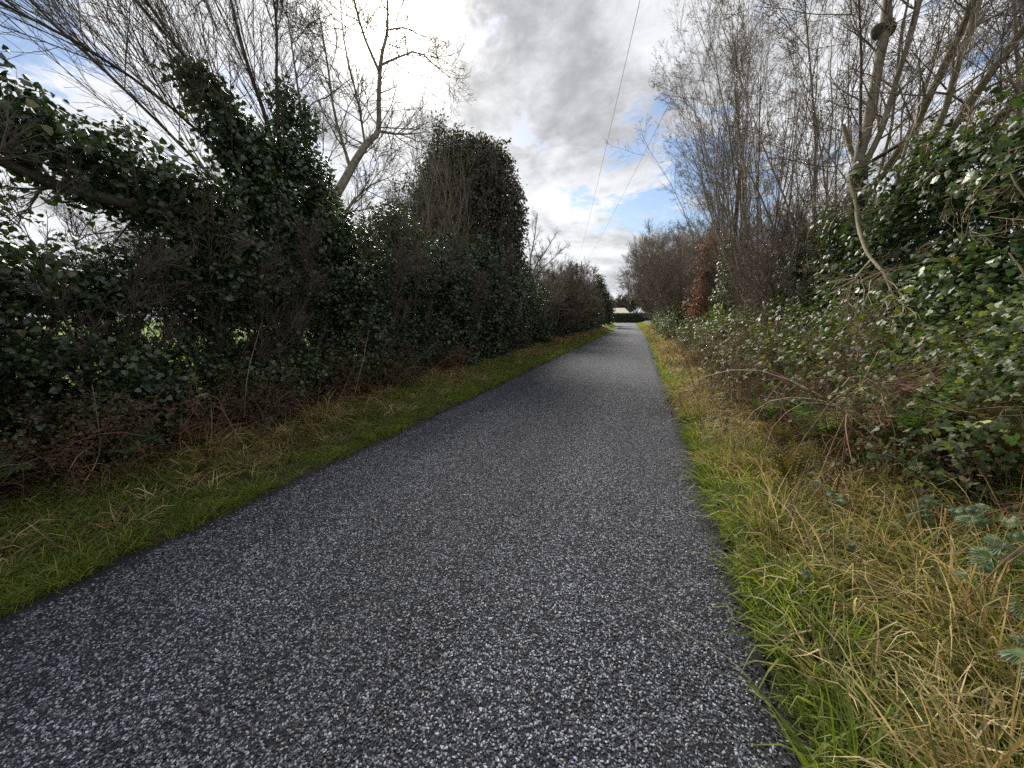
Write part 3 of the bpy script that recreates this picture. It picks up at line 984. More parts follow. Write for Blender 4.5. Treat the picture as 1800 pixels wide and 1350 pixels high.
foliage(rng, root, M['ivy'], [((-5.3, 3.35, 3.1), (.35, .42, .30)), ((-5.25, 2.75, 3.2), (.30, .42, .33)), ((-5.3, 2.2, 3.25), (.30, .35, .36)), ((-5.35, 1.75, 3.5), (.28, .32, .34)), ((-5.5, 1.2, 3.3), (.4, .5, .4)), ((-5.3, 3.9, 2.8), (.45, .35, .45)), ((-5.25, 2.9, 2.78), (.2, .8, .14))],
        12500, .058, solo=160, shell=(.25, 1.25), rough=.45, carve=carve_gap)

# --- bare forked tree
rng = np.random.default_rng(44)
root = thing('bare_ash_tree', 'slender bare tree with a bent trunk and fine upright twigs against the glowing sky', 'tree', (-5.7, 5.9, gz(-5.7, 5.9) - .05))
tp = smoothline([(-5.7, 5.9, 0), (-5.55, 5.85, 2.0), (-5.4, 5.95, 3.4), (-5.3, 6.4, 4.25), (-5.25, 6.95, 5.0), (-5.2, 7.27, 5.35), (-5.2, 7.35, 6.0), (-5.2, 7.5, 6.8), (-5.18, 7.75, 7.5), (-5.2, 7.8, 8.6)], 26)
g = Geo(); tube(g, tp[None], np.linspace(.10, .018, 26)[None], 8); put('trunk', g, M['bark_pale'], root, smooth=True)
bl = [
    ([(-5.2, 7.27, 5.35), (-5.1, 7.8, 5.5), (-5.05, 8.4, 5.75), (-5.0, 8.9, 6.0)], .028),
    ([(-5.2, 7.42, 6.6), (-5.1, 7.9, 7.0), (-5.0, 8.6, 7.5), (-4.95, 9.3, 7.6), (-4.9, 10.0, 7.7)], .028),
    ([(-5.2, 7.4, 6.5), (-5.3, 7.1, 7.0), (-5.3, 6.8, 7.6), (-5.3, 6.4, 8.3)], .03),
    ([(-5.2, 7.7, 7.4), (-5.1, 8.3, 7.8), (-5.05, 8.9, 8.0), (-5.0, 9.5, 8.3)], .018),
    ([(-5.3, 6.5, 4.4), (-5.4, 6.3, 5.2), (-5.4, 6.2, 6.0), (-5.45, 6.1, 7.0)], .03),
    ([(-5.25, 6.9, 4.95), (-5.2, 6.7, 5.6), (-5.25, 6.5, 6.4), (-5.3, 6.5, 7.4)], .022),
    ([(-5.45, 5.9, 2.9), (-5.3, 6.4, 3.7), (-5.2, 6.9, 4.2), (-5.1, 7.4, 4.5)], .035),
    ([(-5.4, 5.95, 3.4), (-5.5, 5.7, 4.3), (-5.5, 5.6, 5.3), (-5.5, 5.5, 6.4)], .035),
]
LP, LR = [tp[None, 8::2][:, :8]], [np.linspace(.06, .018, 8)[None]]
for pts, r in bl:
    P = smoothline(pts, 8)[None]; Rr = np.linspace(r, .007, 8)[None]
    LP.append(P); LR.append(Rr)
    g = Geo(); tube(g, P, Rr, 6); put('limb', g, M['bark_pale'], root, smooth=True)
LP, LR = np.concatenate(LP), np.concatenate(LR)
skeleton(rng, LP, LR, [dict(k=16, t0=.08, ang=48, angv=15, lf=.5, Sg=7, wander=.17, trop=.06, rtip=.0048, rmax=.013, Lmin=.8), dict(k=9, t0=.12, ang=42, lf=.55, Sg=5, wander=.17, trop=.05, rtip=.0036, Lmin=.35), dict(k=4, t0=.2, ang=40, lf=.5, Sg=4, wander=.15, rtip=.0026, Lmin=.15)], root, M['twig'], sides=4)

# --- dome of ivy and the conifer spire behind it
rng = np.random.default_rng(45)
root = thing('ivy_dome_tree', 'tall rounded dead tree smothered by a dense dome of ivy', 'tree', (-6.5, 15.2, gz(-6.5, 15.2) - .05))
g = Geo(); tube(g, smoothline([(-6.5, 15.2, 0), (-6.6, 15.2, 3), (-6.5, 15.1, 6), (-6.5, 15.2, 7.6)], 10)[None], np.linspace(.22, .07, 10)[None], 8); put('trunk', g, M['bark_dark'], root, smooth=True)
foliage(rng, root, M['dome'], [((-6.75, 14.8, 5.8), (1.75, 1.8, 2.9)), ((-6.05, 16.0, 5.6), (1.45, 1.6, 3.3)), ((-6.5, 15.3, 7.5), (1.2, 1.2, 1.25)), ((-5.85, 15.6, 2.8), (1.3, 2.1, 2.6)), ((-5.5, 14.6, 1.6), (.9, 1.9, 1.8))], 135000, .085, tmpl=LEAF_IVY, shell=(.62, 1.0), lean=.7, rough=.09)
foliage(rng, root, M['ivy'], [((-5.5, 15.0, 2.6), (1.2, 2.0, 2.2)), ((-5.3, 13.6, 2.2), (1.0, 1.6, 1.7))], 26000, .085, part='climbing_ivy')
q = 190
yy = rng.uniform(11.2, 15.8, q)
P0 = np.stack([-5.0 - .32 * (15.8 - yy) - rng.uniform(0, 1.0, q), yy, rng.uniform(1.2, 5.6, q)], 1)
D = np.stack([rng.normal(-.05, .18, q), rng.normal(0, .25, q), np.ones(q)], 1)
P = curves(rng, P0, D, rng.uniform(1.6, 3.4, q), 8, .08, .05)
Rr = taper(q, 8, .014, .004)
g = Geo(); tube(g, P, Rr, 4, rng=rng)
P2, R2 = children(rng, P, Rr, 9, .2, .98, 32, 10, .36, 5, .1, .06, .0026, .6, Lmin=.25); tube(g, P2, R2, 3, rng=rng)
P3, R3 = children(rng, P2, R2, 4, .2, .98, 34, 10, .5, 4, .1, .05, .0022, .7, Lmin=.15); tube(g, P3, R3, 3, rng=rng)
put('twigs', g, M['twig_lit'], root, kind='stuff')

rng = np.random.default_rng(46)
root = thing('cypress_tree', 'dark cypress with a pointed spire standing just left of the ivied dome tree', 'tree', (-7.3, 13.6, gz(-7.3, 13.6) - .05))
g = Geo(); tube(g, smoothline([(-7.3, 13.6, 0), (-7.3, 13.6, 4), (-7.25, 13.6, 8.0)], 8)[None], np.linspace(.2, .03, 8)[None], 7); put('trunk', g, M['bark_dark'], root, smooth=True)
foliage(rng, root, M['conifer'], [((-7.35, 13.7, 3.2), (1.6, 1.6, 3.0)), ((-7.5, 12.3, 3.3), (1.1, 1.4, 1.7)), ((-7.5, 12.8, 4.8), (1.1, 1.2, 1.6)), ((-7.3, 13.7, 4.9), (1.2, 1.2, 1.7)), ((-7.25, 13.65, 6.4), (.75, .75, 1.2)), ((-7.15, 13.6, 7.5), (.38, .38, .9)), ((-7.15, 13.6, 8.5), (.14, .14, .5))], 60000, .10, tmpl=LEAF_SPRAY, shell=(.7, 1.1), rough=.14, up=.2, part='crown')
P0 = np.stack([rng.uniform(-7.0, -5.6, 46), rng.uniform(9.2, 12.6, 46), rng.uniform(.5, 3.2, 46)], 1)
P = curves(rng, P0, np.stack([rng.normal(0, .2, 46), rng.normal(.1, .2, 46), np.ones(46)], 1), rng.uniform(2.0, 3.4, 46), 8, .07, .05)
bb = thing('twiggy_elder_bush', 'dense grey leafless bush pressed against the cypress with the spire', 'bush', (-6.1, 11.6, gz(-6.1, 11.6)))
Rr = taper(46, 8, .016, .003)
g = Geo(); tube(g, P, Rr, 4, rng=rng)
P2, R2 = children(rng, P, Rr, 12, .15, .98, 34, 10, .36, 5, .1, .06, .0026, .6, Lmin=.25); tube(g, P2, R2, 3, rng=rng)
P3, R3 = children(rng, P2, R2, 5, .2, .98, 34, 10, .5, 4, .1, .05, .0022, .7, Lmin=.15); tube(g, P3, R3, 3, rng=rng)
put('twigs', g, M['twig_red'], bb, kind='stuff')

# --- ivy-grown hedge plants in front of and beyond the dome
mid_left = [
    (10.6, -5.6, 'glossy ivy bush in front of the grey leafless bush', [((-5.4, 10.5, 2.0), (.85, 1.3, 1.7)), ((-5.3, 10.6, .7), (.7, 1.3, .8))], 15000, 3.4),
    (12.9, -5.5, 'glossy ivy bush in front of the cypress, taller than its neighbour', [((-5.3, 12.8, 2.2), (.8, 1.3, 1.9)), ((-5.2, 12.9, .7), (.6, 1.3, .8))], 14000, 3.6),
    (18.0, -5.5, 'ivied hedge bush just past the dome tree', [((-5.5, 18.0, 2.1), (.9, 1.6, 1.9))], 9000, 4.2),
]
for i, (y, x, lab, ells, n, H) in enumerate(mid_left):
    root, rng, P, Rr = bush('ivy_shrub', lab, 'shrub', x, y, H, 7, .3, M['bark_dark'], M['twig'], GL, k1=9, k2=8, seed=60 + i, base_r=.6, r0=.028, rtip=.0024)
    foliage(rng, root, M['ivy'], ells, n * 2.6, .072, zmin=.15)
far_left = [
    (21.2, 'brown leafless hedge bush with some ivy, first past the ivied dome', 4.5), (24.6, 'brown leafless hedge bush below the small bare tree', 4.8), (28.4, 'brown hedge bush second past the small bare tree', 4.8),
    (32.8, 'brown hedge bush halfway between the ivied dome and the dark fir', 4.9), (37.6, 'brown hedge bush beside the wooden pole', 4.4), (43.0, 'brown hedge bush beyond the wooden pole', 4.5), (48.5, 'pale brown hedge bush next but one to the side road', 4.4), (54.0, 'pale brown hedge bush at the corner of the side road', 4.0),
]
for i, (y, lab, H) in enumerate(far_left):
    root, rng, P, Rr = bush('hedge_bush', lab, 'bush', -5.7 - .1 * (i % 2) - (0, 0, 0, 0, .2, .4, .8, 1.2)[i], y, H, 34, .34 if i < 4 else .24, M['bark_dark'], M['twig'] if i % 2 else M['twig_lit'], GL, k1=11, k2=5, k3=2 if i < 3 else 0, seed=80 + i, base_r=1.3 + .05 * i, r0=.02, rtip=.0028 + .0007 * i, stems_as_parts=False, t0=.12)
    foliage(rng, root, M['ivy'], [((-5.5, y, 1.3), (.8, 1.6 + .2 * i, 1.3)), ((-5.5, y + .6, 2.4), (.6, 1.2 + .15 * i, 1.0))], 15000 - 900 * i, .085 + .008 * i, zmin=.2)

# small bare tree past the dome
rng = np.random.default_rng(47)
root = thing('small_bare_tree', 'small bare tree with crooked upswept branches rising above the brown hedge', 'tree', (-5.9, 22.5, gz(-5.9, 22.5)))
g = Geo(); tube(g, smoothline([(-5.9, 22.5, 0), (-6.0, 22.4, 2.0), (-6.05, 22.3, 3.6)], 8)[None], np.linspace(.14, .09, 8)[None], 7); put('trunk', g, M['bark_dark'], root, smooth=True)
LP, LR = [], []
for pts, r in [([(-6.05, 22.3, 3.4), (-5.9, 22.6, 4.6), (-5.4, 23.2, 5.6), (-4.9, 23.6, 6.6)], .055), ([(-6.05, 22.3, 3.2), (-6.1, 22.2, 4.8), (-5.9, 22.4, 6.2), (-5.8, 22.6, 7.6)], .06), ([(-6.05, 22.3, 3.6), (-5.6, 22.6, 4.4), (-5.0, 23.0, 5.0), (-4.2, 23.4, 5.9)], .045), ([(-6.05, 22.3, 3.4), (-6.6, 22.0, 4.6), (-6.8, 22.0, 5.8), (-7.0, 22.0, 7.0)], .05)]:
    P = smoothline(pts, 8)[None]; Rr = np.linspace(r, .012, 8)[None]; LP.append(P); LR.append(Rr)
    g = Geo(); tube(g, P, Rr, 6); put('limb', g, M['bark_dark'], root, smooth=True)
skeleton(rng, np.concatenate(LP), np.concatenate(LR), [dict(k=10, t0=.2, ang=38, lf=.42, Sg=6, wander=.14, trop=.08, rtip=.006), dict(k=7, t0=.2, ang=38, lf=.45, Sg=5, wander=.14, trop=.06, rtip=.0045, Lmin=.3), dict(k=2, t0=.3, ang=34, lf=.5, Sg=3, rtip=.0035, Lmin=.2)], root, M['twig'], sides=4)

# second bare tree further along
bush('bare_tree', 'thin bare tree with upright twigs rising out of the hedge near the wooden pole', 'tree', -6.1, 33.5, 6.4, 9, .45, M['bark_dark'], M['twig'], None, k1=9, k2=6, seed=97, base_r=.3, r0=.05, rtip=.006, stems_as_parts=True, t0=.3)
bush('bare_tree', 'low bare tree with a spread of twigs behind the hedge beside the dark fir', 'tree', -6.6, 47.0, 6.4, 12, .5, M['bark_dark'], M['twig'], None, k1=9, k2=6, seed=98, base_r=.4, r0=.05, rtip=.007, stems_as_parts=False, t0=.3)

# the dark fir at the corner of the side road
rng = np.random.default_rng(48)
root = thing('fir_tree', 'dark fir at the far end of the left hedge by the side road', 'tree', (-6.7, 68.5, gz(-6.7, 68.5)))
g = Geo(); tube(g, smoothline([(-6.7, 68.5, .3), (-6.7, 68.5, 5), (-6.7, 68.5, 8.6)], 6)[None], np.linspace(.22, .03, 6)[None], 6); put('trunk', g, M['bark_dark'], root)
foliage(rng, root, M['conifer'], [((-6.8, 68.5, 3.4), (1.9, 1.9, 3.0)), ((-6.7, 68.5, 6.2), (1.2, 1.2, 1.6)), ((-6.7, 68.5, 7.8), (.5, .5, 1.1)), ((-5.9, 68.2, 5.2), (.9, .9, .5)), ((-5.8, 68.2, 3.6), (1.1, 1.0, .5))], 16000, .30, tmpl=LEAF_SPRAY, shell=(.6, 1.15), up=.2, part='crown')
rng = np.random.default_rng(49)
root = thing('evergreen_shrub', 'loose evergreen shrub leaning over the lane end right of the dark fir', 'shrub', (-5.8, 76, gz(-5.8, 76)))
P = curves(rng, np.tile([(-5.8, 76, .4)], (7, 1)), np.stack([rng.normal(.25, .4, 7), rng.normal(0, .3, 7), np.ones(7)], 1), rng.uniform(3, 5, 7), 7, .08, .02)
g = Geo(); tube(g, P, taper(7, 7, .07, .02), 5, rng=rng); put('stems', g, M['bark_dark'], root, kind='stuff')
foliage(rng, root, M['conifer'], [((-5.6, 76, 4.4), (1.0, 1.0, .6)), ((-6.0, 76, 3.2), (1.2, 1.0, .9)), ((-6.2, 76, 1.8), (1.5, 1.2, 1.4))], 2600, .3, shell=(.5, 1.15), part='crown')

# ------------------------------------------------------------------ utility pole and wires
m, t = mat('weathered_pole_wood')
gp = t.n('ShaderNodeNewGeometry').outputs['Position']
p = t.n('ShaderNodeBsdfPrincipled', {'Base Color': t.mix(t.noise(gp, 18, 6), (.06, .045, .035), (.16, .125, .10)), 'Roughness': .9})
t.n('ShaderNodeOutputMaterial', {0: p.outputs[0]})
root = thing('utility_pole', 'brown wooden utility pole standing in the left hedge', 'utility pole', (-7.05, 46, 0))
g = Geo(); tube(g, np.array([[(-7.05, 46, -.2), (-7.05, 46, 4), (-7.05, 46, 7.9), (-7.05, 46, 7.92)]]), np.array([[.15, .135, .12, .01]]), 10); put('post', g, m, root, smooth=False)
g = Geo(); tube(g, np.array([[(-7.35, 45.86, 7.55), (-7.05, 45.86, 7.55), (-6.2, 45.86, 7.55)]]), np.array([[.035, .035, .035]]), 4); put('crossarm', g, m, root)
for dx in (0.0, .8):
    g = Geo(); tube(g, np.array([[(-7.05 + dx, 45.86, 7.58), (-7.05 + dx, 45.86, 7.66), (-7.05 + dx, 45.86, 7.72)]]), np.array([[.02, .045, .03]]), 8); put('insulator', g, M['wire'], root, smooth=True)
for k, (a, b, sag, lab) in enumerate((((-7.05, 46, 7.7), (2.2, -6, 7.2), .55, 'overhead wire, the one nearer the tall ivied dome'), ((-6.25, 46, 7.7), (3.75, -6, 7.2), .60, 'overhead wire, the one nearer the willow clump'))):
    tt = np.linspace(0, 1, 40)[:, None]
    P = np.array(a) * (1 - tt) + np.array(b) * tt
    P[:, 2] -= 4 * sag * (tt * (1 - tt))[:, 0]
    w = Geo(); tube(w, P[None], np.full((1, 40), .0055), 5)
    o = put('overhead_wire', w, M['wire'], smooth=True)
    o['label'], o['category'], o['group'] = lab, 'wire', 'wires running over the lane'

# ------------------------------------------------------------------ far end of the lane: house, clipped hedge, trees
def box(geo, a, b):
    x0, y0, z0 = a; x1, y1, z1 = b
    v = [(x0, y0, z0), (x1, y0, z0), (x1, y1, z0), (x0, y1, z0), (x0, y0, z1), (x1, y0, z1), (x1, y1, z1), (x0, y1, z1)]
    geo.add(v, [np.array([[0, 3, 2, 1], [4, 5, 6, 7], [0, 1, 5, 4], [1, 2, 6, 5], [2, 3, 7, 6], [3, 0, 4, 7]])], .5)


def plain(name, a, b, scale, rough=.8):
    m, t = mat(name)
    gp = t.n('ShaderNodeNewGeometry').outputs['Position']
    p = t.n('ShaderNodeBsdfPrincipled', {'Base Color': t.mix(t.noise(gp, scale, 6), a, b), 'Roughness': rough})
    t.n('ShaderNodeOutputMaterial', {0: p.outputs[0]})
    return m


root = thing('bungalow', 'low bungalow with a pale hipped roof behind the clipped hedge', 'house', (-6.8, 124, .6))
g = Geo(); box(g, (-12.6, 119.6, .4), (-2.7, 128, 3.1)); put('wall', g, plain('render_wall', (.5, .48, .44), (.6, .58, .54), 3), root)
g = Geo()
e0, e1, f0, f1, ze, zt = -13.1, -2.2, 119.1, 128.5, 3.12, 4.95
g.add([(e0, f0, ze), (e1, f0, ze), (e1, f1, ze), (e0, f1, ze), (e0 + 2.6, 123.8, zt), (e1 - 1.9, 123.8, zt)], [np.array([[0, 1, 5, 4], [2, 3, 4, 5]]), np.array([[1, 2, 5], [3, 0, 4]]), np.array([[3, 2, 1, 0]])], .5)
roof = put('roof', g, plain('pale_roof_tile', (.22, .20, .155), (.30, .275, .21), 4), root)
g = Geo(); box(g, (-9.2, 123.3, 4.6), (-8.3, 124.3, 5.9)); put('chimney', g, plain('chimney_render', (.4, .36, .3), (.5, .46, .4), 4), roof)
root = thing('clipped_hedge', 'dark evenly clipped conifer hedge across the end of the lane', 'hedge', (-3, 111, .6))
rng = np.random.default_rng(50)
n = 7000
pos = np.stack([rng.uniform(-9.5, 3.5, n), 110.2 + rng.uniform(0, .5, n) ** 2 * 4, rng.uniform(.55, 3.0, n)], 1)
top = rng.uniform(0, 1, n) < .25
pos[top, 1] = rng.uniform(110.2, 112, top.sum()); pos[top, 2] = 2.9 + rng.normal(0, .06, top.sum())
g = Geo(); leaves(g, LEAF_SPRAY, pos, np.array([0, -.8, .5]) + rng.normal(size=(n, 3)) * .4, np.array([0, -.2, 1]) + rng.normal(size=(n, 3)) * .4, .36, rng.uniform(0, .8, n))
box(g, (-9.4, 110.5, .5), (3.4, 112, 2.85))
put('foliage', g, M['conifer'], root, kind='stuff')
bush('bare_tree', 'bare bushy tree behind the roof of the bungalow', 'tree', -4.6, 134, 9.3, 26, .55, M['bark_dark'], M['twig'], None, k1=10, k2=5, seed=120, base_r=1.4, r0=.08, rtip=.016, stems_as_parts=False, t0=.2)
rng = np.random.default_rng(51)
root = thing('pine_tree', 'dark pine with a flat rounded crown on forked limbs right of the bungalow', 'tree', (-.7, 128, .6))
g = Geo(); tube(g, smoothline([(-.7, 128, .4), (-.75, 128, 2.0), (-.7, 128, 3.2)], 6)[None], np.linspace(.3, .22, 6)[None], 7); put('trunk', g, M['bark_dark'], root)
ends = [(-1.6, 128, 7.0), (-.4, 127.5, 7.6), (.5, 128, 6.8), (1.6, 128, 5.6), (2.1, 127.6, 4.8), (-2.1, 128.2, 5.2)]
for e in ends:
    g = Geo(); tube(g, smoothline([(-.7, 128, 3.0), ((-.7 + e[0]) / 2 + .1, 128, (3 + e[2]) / 2 - .3), e], 7)[None], np.linspace(.17, .05, 7)[None], 5); put('limb', g, M['bark_dark'], root)
foliage(rng, root, M['conifer'], [((-1.3, 128, 7.0), (1.2, 1.2, .8)), ((.0, 128, 7.4), (1.2, 1.2, .8)), ((.6, 128, 6.6), (.9, 1, .6)), ((1.7, 128, 5.5), (.9, .9, .4)), ((2.2, 127.6, 4.7), (.8, .8, .3)), ((-2.2, 128, 5.2), (.7, .8, .5))], 3800, .36, shell=(.3, 1.1), part='crown')
for i, (x, y, H, lab) in enumerate([(-13, 150, 9, 'far bare tree hidden mostly by the bungalow'), (5, 140, 8, 'far bare tree over the right end of the clipped hedge')]):
    bush('bare_tree', lab, 'tree', x, y, H, 18, .6, M['bark_dark'], M['twig'], None, k1=8, k2=4, seed=130 + i, base_r=1.2, r0=.08, rtip=.016, stems_as_parts=False, t0=.2)

# ------------------------------------------------------------------ right side: bushes and trees of the hedge bank
GR = 'bare bushes of the right hedge'
right_far = [(25, 3.3, 5.6, 'low brown hedge bush just past the copper-leaved beech', .5), (30, 3.2, 7.2, 'bare hedge bush, second past the copper-leaved beech', .55), (36, 3.3, 8.0, 'domed bare hedge bush, third past the copper-leaved beech', .62), (43, 3.7, 8.4, 'domed bare hedge bush arching towards the lane in the distance', .65),
             (52, 4.0, 8.0, 'bare hedge bush where the lane bends away', .6), (62, 4.0, 7.4, 'hazy bare bush near the end of the right hedge', .55), (78, 4.6, 5.5, 'last bare bush before the clipped hedge', .5)]
for i, (y, x, H, lab, spr) in enumerate(right_far):
    root, rng, P, Rr = bush('hedge_bush', lab, 'bush', x, y, H, 46, spr, M['bark_dark'], M['twig_lit'] if i % 2 == 0 else M['twig_red'], GR, k1=12, k2=5, k3=2 if i < 3 else 0, seed=140 + i, base_r=1.3 + .15 * i, r0=.025, rtip=.003 + .0009 * i, stems_as_parts=False, t0=.15, up=.01)
    foliage(rng, root, M['bramble'], [((x - 1.0, y, 1.3), (1.0, 2.4 + .3 * i, 1.3))], 9000 - 500 * i, .09 + .01 * i, tmpl=LEAF_OVAL, zmin=.3, part='brambles', shell=(.4, 1.1))

willows = [(3.9, 12.8, 9.5, 18, .30, 'many-stemmed willow clump with fat buds just past the ivied tree', (-.10, 0)), (3.9, 16.5, 12.5, 18, .26, 'tall many-stemmed willow with budded twigs arching over the lane', (-.06, -.05)),
           (4.2, 21.5, 11.0, 14, .26, 'many-stemmed willow clump behind the copper-leaved beech', (-.06, 0)), (4.3, 9.6, 8.5, 18, .40, 'dense upright willow clump behind the ivied tree', (.02, 0)), (5.2, 6.8, 7.5, 18, .45, 'purple-twigged willow thicket behind the ivy wall', (.05, 0))]
for i, (x, y, H, n, spr, lab, ln) in enumerate(willows):
    root, rng, P, Rr = bush('willow', lab, 'tree', x, y, H, n, spr, M['twig_lit'], M['twig_red'] if i > 2 else M['twig_lit'], 'willows of the right hedge', k1=8, k2=2 if i in (0, 1, 2) else 3, seed=160 + i, base_r=.45, r0=.04, rtip=.0024, lean=ln, t0=.25, ang=28, up=.02,
                            buds=dict(size=.032) if i < 4 else None)

for i, (x, y, H, lab) in enumerate([(3.5, 9.8, 3.6, 'brown twiggy bush filling the gap just past the ivied tree'), (3.9, 11.8, 3.4, 'brown twiggy bush under the first willow clump'), (4.2, 14.0, 3.8, 'brown twiggy bush right of the ivy-wrapped trunk'), (4.2, 17.2, 4.0, 'brown twiggy bush behind the ivy-wrapped trunk')]):
    bush('hedge_bush', lab, 'bush', x, y, H, 24, .38, M['bark_dark'], M['twig_lit'] if i % 2 else M['twig_red'], GR, k1=11, k2=5, seed=190 + i, base_r=.9, r0=.018, rtip=.0024, stems_as_parts=False, t0=.08)

# copper-leaved beech
rng = np.random.default_rng(52)
root, rng, P, Rr = bush('copper_beech', 'slim young beech still holding its rust-brown winter leaves', 'tree', 2.45, 17.5, 4.7, 7, .12, M['bark_dark'], M['twig_red'], None, k1=12, k2=6, seed=170, base_r=.3, r0=.03, rtip=.0028)
foliage(rng, root, M['copper'], [((2.4, 17.5, 3.1), (.40, .6, 1.3)), ((2.45, 17.5, 4.3), (.28, .4, .8)), ((2.2, 17.2, 2.1), (.5, .7, .7))], 3800, .066, tmpl=LEAF_OVAL, shell=(.2, 1.2), part='leaves', spray=10)

# ivy-wrapped trunk
rng = np.random.default_rng(53)
root = thing('ivy_clad_trunk', 'upright trunk wrapped in a narrow column of pale-edged ivy', 'tree', (3.0, 15.6, gz(3.0, 15.6) - .05))
g = Geo(); tube(g, smoothline([(3.0, 15.6, .3), (3.05, 15.6, 2.5), (3.0, 15.6, 4.6), (3.0, 15.7, 6.5)], 10)[None], np.linspace(.13, .05, 10)[None], 7); put('trunk', g, M['bark_dark'], root, smooth=True)
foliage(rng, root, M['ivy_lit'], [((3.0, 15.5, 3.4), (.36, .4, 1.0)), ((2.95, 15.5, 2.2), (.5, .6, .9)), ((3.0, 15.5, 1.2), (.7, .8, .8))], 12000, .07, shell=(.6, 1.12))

# --- near right: the ivied tree with pale stems
rng = np.random.default_rng(54)
root = thing('ivied_sycamore', 'pale-barked tree with a knobbly stem and a great mass of shining ivy', 'tree', (3.4, 8.0, gz(3.4, 8.0) - .05))
def stem(pts, r0, r1, m='bark_pale', name='stem', n=16, sides=8):
    P = smoothline(pts, n)
    Rr = np.linspace(r0, r1, n) * (1 + .10 * rng.normal(size=n))
    g = Geo(); tube(g, P[None], Rr[None], sides)
    put(name, g, M[m], root, smooth=True)
    return P
stem([(3.5, 8.1, .3), (3.4, 8.05, 1.8), (3.3, 8.0, 3.0), (3.2, 7.95, 3.95)], .15, .12, 'bark_dark', 'trunk')
s1 = stem([(3.2, 7.95, 3.9), (3.17, 7.9, 4.2), (3.2, 7.85, 4.55), (3.2, 7.8, 5.2), (3.22, 7.8, 5.8), (3.2, 7.85, 6.4), (3.2, 8.0, 7.4)], .085, .045)
s2 = stem([(3.25, 7.95, 3.95), (3.35, 7.8, 4.4), (3.4, 7.7, 5.0), (3.45, 7.6, 5.6), (3.5, 7.5, 6.6)], .05, .028)
s3 = stem([(3.3, 8.0, 3.4), (3.6, 7.6, 4.2), (3.75, 7.4, 4.9), (3.9, 7.3, 5.6), (4.0, 7.2, 6.6)], .055, .03, 'bark_moss')
s4 = stem([(3.5, 7.6, 3.2), (3.55, 6.9, 4.0), (3.5, 6.6, 4.6), (3.55, 6.5, 5.3), (3.6, 6.4, 6.2)], .045, .025)
s5 = stem([(3.6, 7.4, 3.2), (3.8, 6.9, 4.2), (4.1, 6.6, 5.0), (4.5, 6.2, 6.0)], .05, .028, 'bark_moss')
s6 = stem([(3.6, 7.2, 3.2), (4.0, 6.2, 4.2), (4.2, 5.7, 5.0), (4.4, 5.3, 5.8)], .05, .02, 'bark_dark')
s7 = stem([(3.2, 7.95, 4.0), (3.12, 8.15, 4.35), (3.05, 8.3, 4.75)], .035, .028, 'bark_moss', n=8)
s8 = stem([(3.3, 7.8, 4.0), (3.4, 7.3, 4.05), (3.42, 7.2, 4.1)], .03, .02, 'bark_dark', n=8)
s9 = stem([(3.42, 7.2, 4.1), (3.36, 7.2, 3.5), (3.3, 7.15, 2.9), (3.2, 7.0, 2.3)], .022, .012, n=8)
# broken drooping limb
b1 = stem([(3.2, 7.95, 3.95), (3.0, 7.7, 3.75), (2.88, 7.35, 3.55), (2.82, 6.95, 3.2), (2.76, 6.65, 2.85), (2.72, 6.3, 2.5), (2.72, 6.1, 2.33)], .034, .018, 'bark_moss', 'limb', 18)
b2 = stem([(2.72, 6.1, 2.33), (2.76, 5.9, 2.15), (2.78, 5.75, 1.95), (2.8, 5.55, 1.65), (2.85, 5.35, 1.3)], .017, .005, 'stem_dry', 'limb', 12)
b3 = stem([(2.72, 6.1, 2.33), (2.62, 6.15, 2.15), (2.56, 6.15, 1.95), (2.56, 6.1, 1.6)], .014, .005, 'stem_dry', 'limb', 10)
P = np.concatenate([b[None, ::2][:, :5] for b in (b1, b2, b3)] )
C, CR = children(rng, P, np.full((3, 5), .011), 22, .3, 1, 42, 16, .7, 7, .15, -.12, .003, .6, Lmin=.5)
g = Geo(); tube(g, C, CR, 4, rng=rng)
C2, CR2 = children(rng, C, CR, 3, .3, 1, 40, 12, .5, 5, .14, -.05, .0024, .7, Lmin=.2); tube(g, C2, CR2, 3, rng=rng)
put('drooping_twigs', g, M['stem_dry'], root, kind='stuff')
# knob where a limb was cut
kn = nrm(rng.normal(size=(70, 3))) * .10
g = Geo()
for q in range(4):
    c = np.array([3.2 + .07 * math.cos(q * 1.7), 7.82 + .05 * math.sin(q * 1.7), 5.78 + .04 * (q % 2)])
    u = np.linspace(0, 1, 7)
    tube(g, (c + np.array([(0, 0, -.11)]) + u[:, None] * np.array([[0.02, 0, .22]]))[None], (.085 * np.sqrt(np.clip(1 - (2 * u - 1) ** 2, .01, 1)) * rng.uniform(.8, 1.2, 7))[None], 8)
knob = put('burr', g, M['bark_dark'], root, smooth=True)
LP = np.stack([s[np.linspace(0, 15, 8).astype(int)] for s in (s1, s2, s3, s4, s5, s6)])
skeleton(rng, LP, np.tile(np.linspace(.05, .02, 8), (6, 1)), [dict(k=15, t0=.2, ang=42, lf=.40, Sg=7, wander=.10, trop=.05, rtip=.004, rmax=.016, Lmin=.8), dict(k=7, t0=.15, ang=36, lf=.45, Sg=5, wander=.12, trop=.04, rtip=.0022, Lmin=.3), dict(k=3, t0=.2, ang=34, lf=.5, Sg=4, rtip=.0018, Lmin=.15)], root, M['twig_lit'], sides=4)
